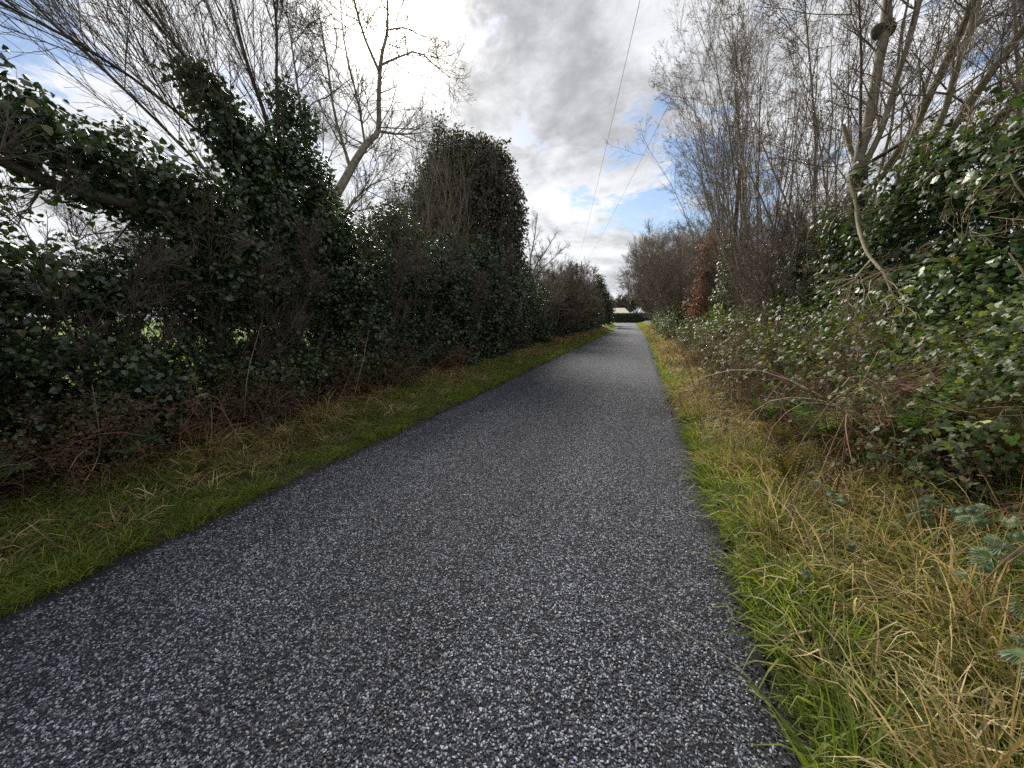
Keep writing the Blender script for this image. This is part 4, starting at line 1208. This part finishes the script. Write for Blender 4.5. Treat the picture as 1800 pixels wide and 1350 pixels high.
ivy_right = [((3.5, 7.6, 2.7), (.55, .9, .8)), ((3.3, 8.9, 2.4), (.5, .9, 1.0)), ((3.7, 6.4, 3.3), (.6, .8, .55)), ((3.9, 5.6, 3.2), (.6, .7, .65)), ((3.7, 7.0, 3.7), (.4, .55, .4)), ((3.2, 7.8, 1.6), (.5, 1.0, .6)), ((3.9, 5.9, 2.2), (.5, .6, .5)), ((4.0, 5.0, 3.7), (.5, .5, .45)), ((4.4, 4.7, 2.6), (.5, .5, .7)), ((3.35, 7.0, 2.9), (.5, .7, .7)), ((3.5, 6.6, 1.9), (.6, .8, .7)), ((3.2, 8.4, 3.2), (.4, .7, .5)), ((3.1, 9.7, 2.3), (.5, .9, .9)), ((2.9, 8.6, 1.6), (.5, 1.0, .6)), ((3.0, 7.0, 1.6), (.5, .9, .55)), ((3.3, 5.6, 1.8), (.5, .8, .5)), ((3.9, 5.4, 1.5), (.6, .9, .6)), ((4.1, 6.4, 2.7), (.5, .8, .9))]
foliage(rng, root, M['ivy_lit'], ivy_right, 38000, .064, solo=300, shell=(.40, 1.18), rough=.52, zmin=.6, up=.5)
q = 130
hp = np.stack([rng.uniform(2.7, 3.9, q), rng.uniform(4.8, 9.6, q), rng.uniform(1.3, 4.2, q)], 1)
hd = np.stack([rng.normal(-.3, .6, q), rng.normal(-.2, .6, q), rng.normal(-.1, .8, q)], 1)
scatter_part('dead_sprays', twig_sprays('twig_dry_hanging', M['stem_dry'], r0=.006, wander=.12), hp, hd, rng.normal(size=(q, 3)), rng.uniform(.4, 1.0, q), rng, root)

# pale climbing stems in front of the ivy
for i, pts in enumerate([[(3.9, 5.4, 1.2), (3.75, 5.2, 2.0), (3.6, 5.3, 2.6), (3.5, 5.5, 3.0), (3.55, 5.7, 3.4)], [(3.3, 4.9, .8), (3.35, 4.85, 1.3), (3.3, 4.8, 1.9), (3.2, 4.9, 2.2)]]):
    o = Geo(); P = smoothline(pts, 14); tube(o, P[None], np.linspace(.014, .006, 14)[None], 6)
    o = put('hanging_stem', o, M['stem_dry'], smooth=True)
    o['label'] = ['long curved dead stem hanging in front of the ivy mass', 'upright dead stem among the brambles below the ivy mass'][i]
    o['category'] = 'stem'

# ------------------------------------------------------------------ bramble bank on the right
bram = [
    (2.25, 3.6, 'sprawling bramble at the right edge behind the tall dry grass'), (2.45, 4.6, 'bramble with long dead canes below the curved dead stem'), (2.05, 5.3, 'leafy bramble beside the green ferns'),
    (2.55, 6.2, 'thick bramble under the drooping broken limb'), (1.85, 6.9, 'low bramble creeping down into the dry grass'), (2.45, 7.9, 'bramble with some yellow leaves at the foot of the ivied tree'), (1.95, 9.0, 'broad bramble beside the pale fallen twig'),
    (2.65, 10.4, 'tall bramble just past the ivied tree'), (2.15, 12.2, 'low pale-leaved bramble opposite the first glossy ivy bush'), (2.55, 14.2, 'bramble at the foot of the ivy-wrapped trunk'), (2.15, 17.0, 'bramble between the ivy-wrapped trunk and the copper-leaved beech'), (2.35, 20.0, 'bramble below the copper-leaved beech'), (2.15, 24.0, 'bramble just past the copper-leaved beech')]
for i, (x, y, lab) in enumerate(bram):
    rng = np.random.default_rng(200 + i)
    z = float(gz(x, y))
    root = thing('bramble', lab, 'bramble', (x, y, z), 'brambles on the right bank')
    nc = 12 if y < 11 else 9
    P0 = np.stack([x + rng.normal(0, .35, nc), y + rng.normal(0, .5, nc), np.full(nc, z - .02)], 1)
    az = rng.uniform(0, 6.28, nc)
    D = np.stack([np.cos(az) * .55 - .15, np.sin(az) * .55, np.ones(nc)], 1)
    P = curves(rng, P0, D, rng.uniform(1.3, 2.4, nc), 12, .10, .08, sag=.62)
    P[:, :, 2] = np.maximum(P[:, :, 2], gz(P[:, :, 0], P[:, :, 1]) + .03)
    Rr = taper(nc, 12, .0075, .0025)
    for c in range(nc):
        g = Geo(); tube(g, P[c:c + 1], Rr[c:c + 1], 4, rng=rng)
        put('cane', g, M['stem_dry'] if c % 3 == 0 else M['cane'], root, smooth=True, label='dead pale cane' if c % 3 == 0 else None)
    C, CR = children(rng, P, Rr, 9, .1, .95, 50, 18, .3, 5, .2, -.06, .0016, .6, Lmin=.25)
    g = Geo(); tube(g, C, CR, 3, rng=rng)
    C2, CR2 = children(rng, C, CR, 3, .1, .95, 50, 18, .5, 4, .2, -.02, .0013, .7, Lmin=.15)
    tube(g, C2, CR2, 3, rng=rng)
    put('twigs', g, M['cane'], root, kind='stuff')
    sprays_on(rng, root, P, twig_sprays('twig_' + M['cane'].name, M['cane'], r0=.005), 6 if y < 9 else 4, .55, part='dead_sprays', t0=.1, ang=55, up=-.05)
    ez = .55 if y > 5 else .45
    dens = 4200 if y < 11 else 4600
    foliage(rng, root, M['bramble'], [((x, y, z + ez), (.65, .85, .50)), ((x + .45, y + .2, z + .95), (.6, .85, .55)), ((x + .95, y + .1, z + (.95 if y < 8.5 else 1.2)), (.5, .9, .6))], dens * (.85 if y < 6.5 else .9 if y < 8.5 else 1), .054 if y < 12 else .085, tmpl=LEAF_TRI, solo=(46 if y < 8 else 0), solo_tmpl=LEAF_TRI, part='foliage', shell=(.25, 1.15), spray=7, up=.8, lean=.45, zmin=z + .03)
    foliage(rng, root, M['dead'], [((x + .1, y, z + .3), (.8, .9, .45))], 3200, .038, tmpl=LEAF_OVAL, part='dead_leaves', shell=(.1, 1.1), spray=6, zmin=z)

# left: dead bracken and brambles at the hedge foot
lb = [(-4.45, .6, 'heap of dead brown bracken at the left edge of the verge'), (-4.6, 2.0, 'dead bracken with crossed bare stems under the hedge'), (-4.7, 3.6, 'tangle of dark dead stems and bracken below the widest gap'), (-4.85, 5.2, 'tangle of dark dead stems before the leaning willow'), (-4.85, 7.0, 'tangle of reddish dead stems before the bare forked tree'), (-4.8, 9.2, 'low brown tangle before the glossy ivy thicket')]
for i, (x, y, lab) in enumerate(lb):
    rng = np.random.default_rng(230 + i)
    z = float(gz(x, y))
    root = thing('dead_bracken', lab, 'bracken', (x, y, z), 'dead tangles at the foot of the left hedge')
    nc = 16
    P0 = np.stack([x + rng.normal(-.1, .25, nc), y + rng.normal(0, .55, nc), np.full(nc, z - .02)], 1)
    az = rng.uniform(0, 6.28, nc)
    P = curves(rng, P0, np.stack([np.cos(az) * .7 + .1, np.sin(az) * .7, np.ones(nc)], 1), rng.uniform(.7, 1.5, nc), 8, .10, .06, sag=.5)
    Rr = taper(nc, 8, .006, .0022)
    for c in range(6):
        g = Geo(); tube(g, P[c:c + 1], Rr[c:c + 1], 4, rng=rng); put('stem', g, M['stem_dry'] if c % 2 else M['cane'], root, smooth=True)
    g = Geo(); tube(g, P[6:], Rr[6:], 3, rng=rng)
    C, CR = children(rng, P, Rr, 10, .1, .95, 52, 16, .32, 5, .15, -.05, .0016, .6, Lmin=.2); tube(g, C, CR, 3, rng=rng)
    C2, CR2 = children(rng, C, CR, 4, .1, .95, 50, 16, .5, 4, .15, 0, .0013, .7, Lmin=.12); tube(g, C2, CR2, 3, rng=rng)
    put('twigs', g, M['cane'] if i % 2 else M['twig'], root, kind='stuff')
    foliage(rng, root, M['dead'], [((x - .1, y, z + .35), (.5, .9, .5))], 5500, .032, tmpl=LEAF_OVAL, part='dead_leaves', shell=(.2, 1.15), spray=8, zmin=z)

# ------------------------------------------------------------------ ferns, docks
def frond_geo(rng, base, d, length, w=.16, droop=.9):
    n = 32
    P = curves(rng, np.array([base]), np.array([d]), np.array([length]), n, .02, .03, sag=.16 * droop)[0]
    T = nrm(np.gradient(P, axis=0))
    hz = nrm(np.array([-d[1], d[0], 0.0]) + rng.normal(size=3) * .12)
    side = nrm(hz - T * (T @ hz)[:, None])
    nor = np.cross(side, T)
    g = Geo()
    tube(g, P[None], np.linspace(.004, .0012, n)[None], 3, rng=rng)
    s = np.linspace(0, 1, n)
    wid = 1.15 * w * np.clip(np.sin(np.pi * np.clip(s * .92 + .08, 0, 1)) ** .7, 0, 1) * (1.15 - .6 * s)
    tm = (np.array([(0, -.07, 0), (.4, -.12, -.02), (.8, -.05, -.06), (1, .06, -.1), (.75, .10, -.05), (.35, .11, 0), (0, .07, 0)]), None)
    V, F = [], []
    for i in range(4, n, 2):
        for sg in (-1, 1):
            X = side[i] * sg + T[i] * .35
            b = P[i] + rng.normal(size=3) * .002
            L = wid[i] * rng.uniform(.85, 1.1)
            v = b + L * (tm[0][:, 0:1] * X + tm[0][:, 1:2] * T[i] * .9 + tm[0][:, 2:3] * nor[i] * 1.5)
            V.append(v); F.append(np.arange(7) + 7 * len(F))
    g.add(np.concatenate(V), [np.array(F)], np.clip(rng.uniform(0, 1) * .6 + rng.uniform(0, .3), 0, 1))
    return g


ferns = [(2.15, 3.85, 9, .80, 'fern', 'green fern arching out of the bank at the right edge'), (1.75, 4.35, 9, .75, 'fern', 'green fern in front of the brambles, left of the one at the right edge'), (2.45, 3.35, 7, .80, 'fern_dead', 'large yellow-brown fern leaning at the right edge'), (1.42, 4.4, 4, .42, 'fern_dead', 'small ochre fern standing in the dry grass'), (1.6, 5.3, 7, .6, 'fern', 'pale green fern deep in the brambles'), (1.25, 3.6, 4, .42, 'fern_dead', 'low olive-brown fern close to the lane')]
for i, (x, y, nf, ln, mm, lab) in enumerate(ferns):
    rng = np.random.default_rng(260 + i)
    z = float(gz(x, y))
    root = thing('fern', lab, 'fern', (x, y, z), 'ferns on the right bank')
    for k in range(nf):
        az = k * 6.283 / nf + rng.normal(0, .3)
        d = np.array([math.cos(az) * .8 - .25, math.sin(az) * .8 - .25, rng.uniform(.9, 1.5) * (1 if ln > .5 else 2.2)])
        put('frond', frond_geo(rng, (x, y, z + .22), d, ln * rng.uniform(.75, 1.2), .16 if ln > .5 else .10), M[mm], root)
# left verge: two weak ferns
for i, (x, y, lab) in enumerate([(-4.55, 1.25, 'small green fern at the left edge in the shade of the hedge'), (-4.7, 2.2, 'small pale fern in the dead bracken on the left')]):
    rng = np.random.default_rng(270 + i)
    z = float(gz(x, y))
    root = thing('fern', lab, 'fern', (x, y, z))
    for k in range(6):
        az = k * 1.05 + rng.normal(0, .3)
        put('frond', frond_geo(rng, (x, y, z + .1), np.array([math.cos(az) * .9 + .3, math.sin(az) * .9 - .2, .9]), .5), M['fern'], root)

def palmate():
    """five-lobed toothed leaf with folded lobes, stalk at the origin"""
    th = np.linspace(-2.35, 2.35, 46)
    lobe = np.abs(np.cos(th * 1.25)) ** .7
    r = (.36 + .30 * lobe) * (1 + .10 * np.where(np.arange(46) % 2 == 0, 1, -1)) * (1 - .10 * np.abs(th))
    out = np.stack([r * np.sin(th), .36 + r * np.cos(th), -.10 * r + .05 * np.cos(th * 5) - .12 * r ** 2], 1)
    mid = np.stack([.55 * r * np.sin(th), .36 + .55 * r * np.cos(th), .035 * np.cos(th * 2.5) ** 2 + 0 * r], 1)
    v = np.concatenate([[(0, 0, 0), (0, .36, -.02)], mid, out])
    a = np.arange(45)
    tri = np.stack([np.full(45, 1), 3 + a, 2 + a], 1)
    quad = np.stack([2 + a, 3 + a, 49 + a, 48 + a], 1)
    return v, [tri, quad]


T_DOCK = palmate()
docks = [(1.72, 2.2, .34, .11, 'broad pale green bramble leaves in the dry grass at the right edge'), (1.55, 1.72, .28, .11, 'cluster of broad grey-green leaves at the bottom right of the verge'), (1.85, 2.9, .36, .085, 'sprig of small dark green leaves above the dry grass'), (1.02, 2.25, .20, .07, 'single low seedling by the tarry lane edge'), (2.0, 3.3, .40, .09, 'leafy sprig at the foot of the yellow-brown fern')]
docks += [(1.25, 2.75, .26, .06, 'low weed with small leaves near the lane, between the tarry edge and the dry grass'), (1.15, 4.6, .24, .06, 'low leafy weed at the lane edge opposite the ivy-wrapped shrubs'), (1.35, 3.15, .34, .065, 'leafy weed among dry grass beside the thin dark stems'), (1.5, 3.9, .36, .07, 'leafy weed by the small ochre fern'),
          (1.1, 5.6, .26, .065, 'weed with grey-green leaves beside the mossy strip'), (1.3, 6.4, .30, .07, 'weed with grey-green leaves below the pale fallen branch'), (1.75, 1.45, .30, .10, 'broad-leaved weed at the bottom right corner'), (1.85, 2.55, .40, .085, 'tall leafy weed between the two broad-leaved clusters')]
for i, (x, y, h, s, lab) in enumerate(docks):
    rng = np.random.default_rng(280 + i)
    z = float(gz(x, y))
    root = thing('broadleaf_plant', lab, 'plant', (x, y, z))
    n = 12 if i != 3 else 4
    for k in range(n):
        az = rng.uniform(0, 6.28)
        e = np.array([x + math.cos(az) * s * .8, y + math.sin(az) * s * .8, z + h * rng.uniform(.4, 1.1)])
        g = Geo(); tube(g, smoothline([(x, y, z), ((x + e[0]) / 2, (y + e[1]) / 2, z + h * .6), tuple(e)], 6)[None], np.linspace(.003, .002, 6)[None], 4); put('stalk', g, M['cane'], root)
        v = nrm((EYE - e)[None])
        solo_leaves(rng, root, M['dock'], T_DOCK, e[None], np.array([[0, 0, 1.0]]) + v * .6 + rng.normal(size=(1, 3)) * .3, np.array([[math.cos(az), math.sin(az), -.3]]), [s * rng.uniform(.75, 1.15)])


# ------------------------------------------------------------------ grass
def blades(rng, x, y, h, w, lean, ldir, nseg=4, curl=1.0):
    """ribbons that arch over: returns verts, faces"""
    N = len(x)
    z0 = gz(x, y) - .01
    az = rng.uniform(0, 6.283, N)
    D = np.stack([np.cos(az) * lean + ldir[0], np.sin(az) * lean + ldir[1], np.ones(N)], 1)
    P = curves(rng, np.stack([x, y, z0], 1), D, h, nseg + 1, .10, 0.0, sag=curl)
    T = nrm(np.gradient(P, axis=1))
    s = nrm(np.cross(T, rng.normal(size=(N, 1, 3)) * .5 + np.array([0, 0, 1.0])))
    prof = np.array([.8, 1, .85, .55, .06]) if nseg == 4 else np.interp(np.linspace(0, 1, nseg + 1), [0, .3, 1], [.8, 1, .06])
    off = s * (w[:, None] * prof)[..., None] * .5
    V = np.stack([P - off, P + off], 2)
    idx = np.arange(N * (nseg + 1) * 2).reshape(N, nseg + 1, 2)
    F = np.stack([idx[:, :-1, 0], idx[:, :-1, 1], idx[:, 1:, 1], idx[:, 1:, 0]], -1).reshape(-1, 4)
    return V.reshape(-1, 3), F, (nseg + 1) * 2


def scatter(rng, n, x0, x1, y0, y1, xb, clump=None, pw=1.0):
    """points in a band along the road: x measured from xb(y)"""
    y = y0 + (y1 - y0) * rng.uniform(0, 1, n) ** pw
    u = rng.uniform(0, 1, n)
    x = xb(y) + x0 + (x1 - x0) * u
    if clump:
        P = np.stack([x, y, 0 * x], 1)
        k = lf_noise(P, clump, 3.0) + .6 * lf_noise(P, clump + 1, 9.0)
        kp = k > rng.normal(-.25, .35, n)
        x, y = x[kp], y[kp]
    return x, y


def grass_patch(name, m, seed, n, x0, x1, y0, y1, xb, h, w, lean, ldir, curl, clump=None, pw=1.0, nseg=4, rbias=(0, 1), label=None):
    rng = np.random.default_rng(seed)
    x, y = scatter(rng, n, x0, x1, y0, y1, xb, clump, pw)
    N = len(x)
    hh = rng.uniform(*h, N)
    P = np.stack([x, y, 0 * x], 1)
    hh *= 1 + .3 * lf_noise(P, seed + 5, 2.5)
    V, F, k = blades(rng, x, y, hh, rng.uniform(*w, N), lean, ldir, nseg, curl)
    g = Geo()
    tone = np.clip(.5 + .35 * lf_noise(P, seed + 9, 2.2) + rng.normal(0, .22, N), 0, .999)
    g.add(V, [F], np.repeat(rbias[0] + (rbias[1] - rbias[0]) * tone, k))
    return put(name, g, m, kind='stuff')


def tuft_patch(name, m, seed, n, x0, x1, y0, y1, xb, h, w, lean, curl, clump=None, pw=1.0, nb=34, radius=.07, nseg=3, ldir=(0, 0)):
    r = np.random.default_rng(seed)
    key = 'tuft_%s_%d' % (m.name, seed)
    out = []
    for k in range(6):
        az, rr_ = r.uniform(0, 6.28, nb), radius * np.sqrt(r.uniform(0, 1, nb))
        P0 = np.stack([np.cos(az) * rr_, np.sin(az) * rr_, np.full(nb, -.01)], 1)
        a2 = r.uniform(0, 6.28, nb)
        hh = r.uniform(*h, nb)
        P = curves(r, P0, np.stack([np.cos(a2) * lean + ldir[0], np.sin(a2) * lean + ldir[1], np.ones(nb)], 1), hh, nseg + 1, .10, 0.0, sag=curl)
        T = nrm(np.gradient(P, axis=1))
        s_ = nrm(np.cross(T, r.normal(size=(nb, 1, 3)) * .5 + np.array([0, 0, 1.0])))
        prof = np.interp(np.linspace(0, 1, nseg + 1), [0, .35, .7, 1], [.8, 1, .7, .06])
        off = s_ * (r.uniform(*w, nb)[:, None] * prof)[..., None] * .5
        V = np.stack([P - off, P + off], 2)
        idx = np.arange(nb * (nseg + 1) * 2).reshape(nb, nseg + 1, 2)
        F = np.stack([idx[:, :-1, 0], idx[:, :-1, 1], idx[:, 1:, 1], idx[:, 1:, 0]], -1).reshape(-1, 4)
        g = Geo()
        # swap axes: the scatter's Z is the tuft's up
        g.add(V.reshape(-1, 3), [F], np.repeat(np.clip(.1 + .13 * k + r.normal(0, .2, nb), 0, .999), (nseg + 1) * 2))
        out.append(g)
    ps = proto_set(key, out, m)
    x, y = scatter(r, n, x0, x1, y0, y1, xb, clump, pw)
    pos = np.stack([x, y, gz(x, y)], 1)
    az = r.uniform(0, 6.28, len(x))
    Z = np.array([0, 0, 1.0]) + r.normal(size=(len(x), 3)) * .12
    sc = r.uniform(.6, 1.25, len(x)) * (1 + .25 * lf_noise(pos, seed + 3, 2.0))
    return scatter_part(name, ps, pos, np.stack([np.cos(az), np.sin(az), 0 * az], 1), Z, sc, r)


# right verge
def tussocks(name, m, seed, nt, nb, x0, x1, y0, y1, xb, h, w, spread, fall, curl, tone):
    """separate tussocks whose blades lean out from their own middle and fall towards the lane"""
    r = np.random.default_rng(seed)
    cx, cy = scatter(r, nt, x0, x1, y0, y1, xb)
    size = r.uniform(.6, 1.25, nt)
    k = np.repeat(np.arange(nt), nb)
    a, q = r.uniform(0, 6.283, nt * nb), np.sqrt(r.uniform(0, 1, nt * nb))
    x = cx[k] + np.cos(a) * q * spread * size[k]
    y = cy[k] + np.sin(a) * q * spread * size[k]
    N = len(x)
    L = r.uniform(*h, N) * size[k]
    comb = r.normal(0, .22, (nt, 2))
    D = np.stack([np.cos(a) * q * .75 + fall[0] + comb[k, 0], np.sin(a) * q * .75 + fall[1] + comb[k, 1], np.full(N, 1.0)], 1) + r.normal(0, .13, (N, 3))
    P = curves(r, np.stack([x, y, gz(x, y) - .01], 1), D, L, 6, .06, 0.0, sag=(curl * r.uniform(.3, 1.6, N))[:, None])
    # some blades are snapped over
    sn = r.uniform(0, 1, N) < .38
    kk = r.integers(2, 5, N)
    az2 = r.uniform(0, 6.283, N)
    hd = np.stack([np.cos(az2), np.sin(az2), r.uniform(-.7, .1, N)], 1)
    seg = (L / 5)[:, None]
    for i in range(1, 6):
        u = sn & (kk < i)
        P[u, i] = P[u, i - 1] + (nrm(hd + r.normal(0, .15, (N, 3))) * seg)[u]
    T = nrm(np.gradient(P, axis=1))
    sd = nrm(np.cross(T, r.normal(size=(N, 1, 3)) * .6 + np.array([0, 0, 1.0])))
    off = sd * (r.uniform(*w, N)[:, None] * np.array([.7, 1, 1, .8, .5, .05]))[..., None] * .5
    V = np.stack([P - off, P + off], 2)
    idx = np.arange(N * 12).reshape(N, 6, 2)
    F = np.stack([idx[:, :-1, 0], idx[:, :-1, 1], idx[:, 1:, 1], idx[:, 1:, 0]], -1).reshape(-1, 4)
    tn = np.clip(r.uniform(*tone, nt)[k] + r.normal(0, .20, N), 0, .999)
    g = Geo()
    g.add(V.reshape(-1, 3), [F], np.repeat(tn, 12))
    return put(name, g, m, kind='stuff')


tussocks('verge_grass', M['straw'], 301, 120, 115, .26, 2.0, .45, 4.4, xr, (.12, .58), (.003, .0095), .16, (-.12, -.10), .80, (.25, .92))
tussocks('verge_grass', M['straw'], 309, 120, 48, .18, 1.3, 3.8, 9.5, xr, (.14, .5), (.006, .012), .13, (-.12, -.10), .80, (.3, .95))
tussocks('verge_grass', M['grass'], 302, 210, 75, .10, 2.0, .35, 5.0, xr, (.18, .42), (.005, .010), .14, (-.15, -.08), .7, (.1, .8))
tuft_patch('verge_grass', M['straw'], 321, 500, .2, 2.2, .35, 5, xr, (.05, .16), (.004, .008), 1.4, 1.2, nb=26, radius=.1)
tuft_patch('verge_moss', M['moss'], 323, 500, .0, .25, .3, 6, xr, (.02, .08), (.004, .007), .9, .5, nseg=2, nb=44)
tuft_patch('verge_grass', M['grass'], 308, 1200, .03, 2.4, .35, 5, xr, (.10, .26), (.004, .008), .8, .8)
tuft_patch('verge_grass', M['straw'], 303, 800, .35, 1.7, 4.2, 15, xr, (.18, .46), (.006, .011), .7, 1.1, clump=13, pw=1.3, nb=26)
tuft_patch('verge_grass', M['grass'], 304, 1300, .10, 1.7, 4.3, 18, xr, (.10, .28), (.005, .010), .7, .8, clump=15, pw=1.3)
tuft_patch('verge_grass', M['straw'], 305, 900, .3, 2.0, 13, 62, xr, (.25, .6), (.012, .022), .5, .9, pw=1.6, radius=.15)
tuft_patch('verge_grass', M['grass'], 306, 1200, .1, 1.5, 13, 95, xr, (.12, .3), (.012, .024), .5, .8, pw=1.6, radius=.15)
tuft_patch('verge_moss', M['moss'], 307, 900, .03, .30, 2.9, 14, xr, (.02, .07), (.004, .008), .9, .5, clump=23, pw=1.5, nseg=2, nb=50)
# left verge
tuft_patch('verge_grass', M['grass'], 311, 2600, -1.5, -.03, .2, 8, xl, (.06, .17), (.004, .007), .8, .8, clump=31, pw=1.2)
tuft_patch('verge_moss', M['moss'], 319, 1500, -1.0, .0, .2, 14, xl, (.03, .10), (.004, .007), .8, .6, clump=33, pw=1.2, nseg=2, nb=44)
tussocks('verge_grass', M['straw'], 322, 34, 36, -1.75, -.75, .3, 9, xl, (.25, .6), (.005, .010), .14, (.35, -.1), .8, (.15, .75))
tuft_patch('verge_grass', M['straw'], 312, 420, -1.7, -.35, .2, 9, xl, (.15, .40), (.004, .008), .9, 1.2, clump=35, pw=1.1, nb=22)
tuft_patch('verge_grass', M['grass'], 313, 3000, -1.7, -.03, 7, 28, xl, (.06, .20), (.006, .011), .7, .8, clump=37, pw=1.4, radius=.1)
tuft_patch('verge_grass', M['straw'], 314, 450, -1.9, -.5, 8, 32, xl, (.15, .42), (.006, .012), .7, 1.0, clump=39, pw=1.3, radius=.1, nb=24)
tuft_patch('verge_grass', M['straw'], 315, 900, -1.9, -.8, 22, 60, xl, (.2, .5), (.014, .026), .6, .8, pw=1.2, radius=.18)
tuft_patch('verge_grass', M['grass'], 316, 1700, -1.6, -.03, 24, 60, xl, (.08, .2), (.014, .026), .6, .8, pw=1.2, radius=.18)
tuft_patch('verge_grass', M['grass'], 317, 500, -4, -.03, 66.5, 108, xl, (.1, .3), (.03, .06), .6, .8, pw=1.2, radius=.3)
# field beyond the left hedge, near rows only
tuft_patch('field_grass', M['moss'], 318, 5000, -16, 0, -3, 30, lambda y: -8.2 + 0 * y, (.05, .13), (.010, .018), .7, .6, nseg=2, radius=.16)

# leaf litter on the verges
rng = np.random.default_rng(330)
n = 12000
side = rng.uniform(0, 1, n) < .5
y = .4 + 18 * rng.uniform(0, 1, n) ** 1.5
x = np.where(side, xl(y) - rng.uniform(.5, 2.2, n), xr(y) + .2 + 2.4 * rng.uniform(0, 1, n) ** .6)
g = Geo(); leaves(g, LEAF_OVAL, np.stack([x, y, gz(x, y) + rng.uniform(.005, .10, n)], 1), np.array([0, 0, 1.0]) + rng.normal(size=(n, 3)) * .5, rng.normal(size=(n, 3)), .042 * rng.uniform(.6, 1.4, n), rng.uniform(0, 1, n))
put('leaf_litter', g, M['dead'], kind='stuff')

g = Geo(); tube(g, smoothline([(.18, 1.95, .045), (.32, 1.86, .048), (.46, 1.80, .046), (.55, 1.70, .044)], 8)[None], np.linspace(.003, .0015, 8)[None], 4)
o = put('fallen_twig', g, M['stem_dry']); o['label'] = 'thin bent twig lying on the chippings near the lane edge'; o['category'] = 'twig'
# fallen pale twig on the verge, crumbs of tar and thin stems
g = Geo(); tube(g, smoothline([(.98, 7.2, .20), (1.35, 7.25, .30), (1.65, 6.9, .33), (2.0, 6.4, .34)], 14)[None], np.linspace(.006, .012, 14)[None], 5)
o = put('fallen_branch', g, M['stem_dry'], smooth=True)
o['label'] = 'pale fallen branch lying across the right verge'; o['category'] = 'branch'
for i, (pts, lab) in enumerate([([(1.05, 2.9, .1), (1.1, 2.95, .45), (1.2, 3.05, .8)], 'thin dark upright stem in the dry grass near the lane'), ([(1.5, 3.7, .2), (1.62, 3.75, .7), (1.85, 3.85, 1.35)], 'tall slanting dry stem beside the ochre fern'), ([(1.2, 3.3, .1), (1.17, 3.3, .5), (1.25, 3.35, .75)], 'second thin dark stem, behind the one nearest the lane'), ([(2.1, 3.3, .3), (2.4, 3.5, .9), (2.75, 3.7, 1.5)], 'tall slanting stem at the right edge above the yellow-brown fern')]):
    g = Geo(); tube(g, smoothline(pts, 10)[None], np.linspace(.006, .0025, 10)[None], 5)
    o = put('dry_stem', g, M['stem_dry'] if i % 2 else M['cane'], smooth=True)
    o['label'] = lab; o['category'] = 'stem'
for i, (pts, lab) in enumerate([([(-4.75, 3.5, .35), (-4.85, 3.7, .9), (-4.95, 4.05, 1.55)], 'pale bare stem slanting up across the dark gap on the left'), ([(-4.4, 1.75, .15), (-4.55, 2.0, .4), (-4.7, 2.1, .75), (-4.8, 2.15, 1.0)], 'crooked pale stick at the foot of the left hedge')]):
    g = Geo(); tube(g, smoothline(pts, 10)[None], np.linspace(.006, .0025, 10)[None], 5)
    o = put('dry_stem', g, M['stem_dry'], smooth=True)
    o['label'] = lab; o['category'] = 'stem'

print('TRIS', STATS)
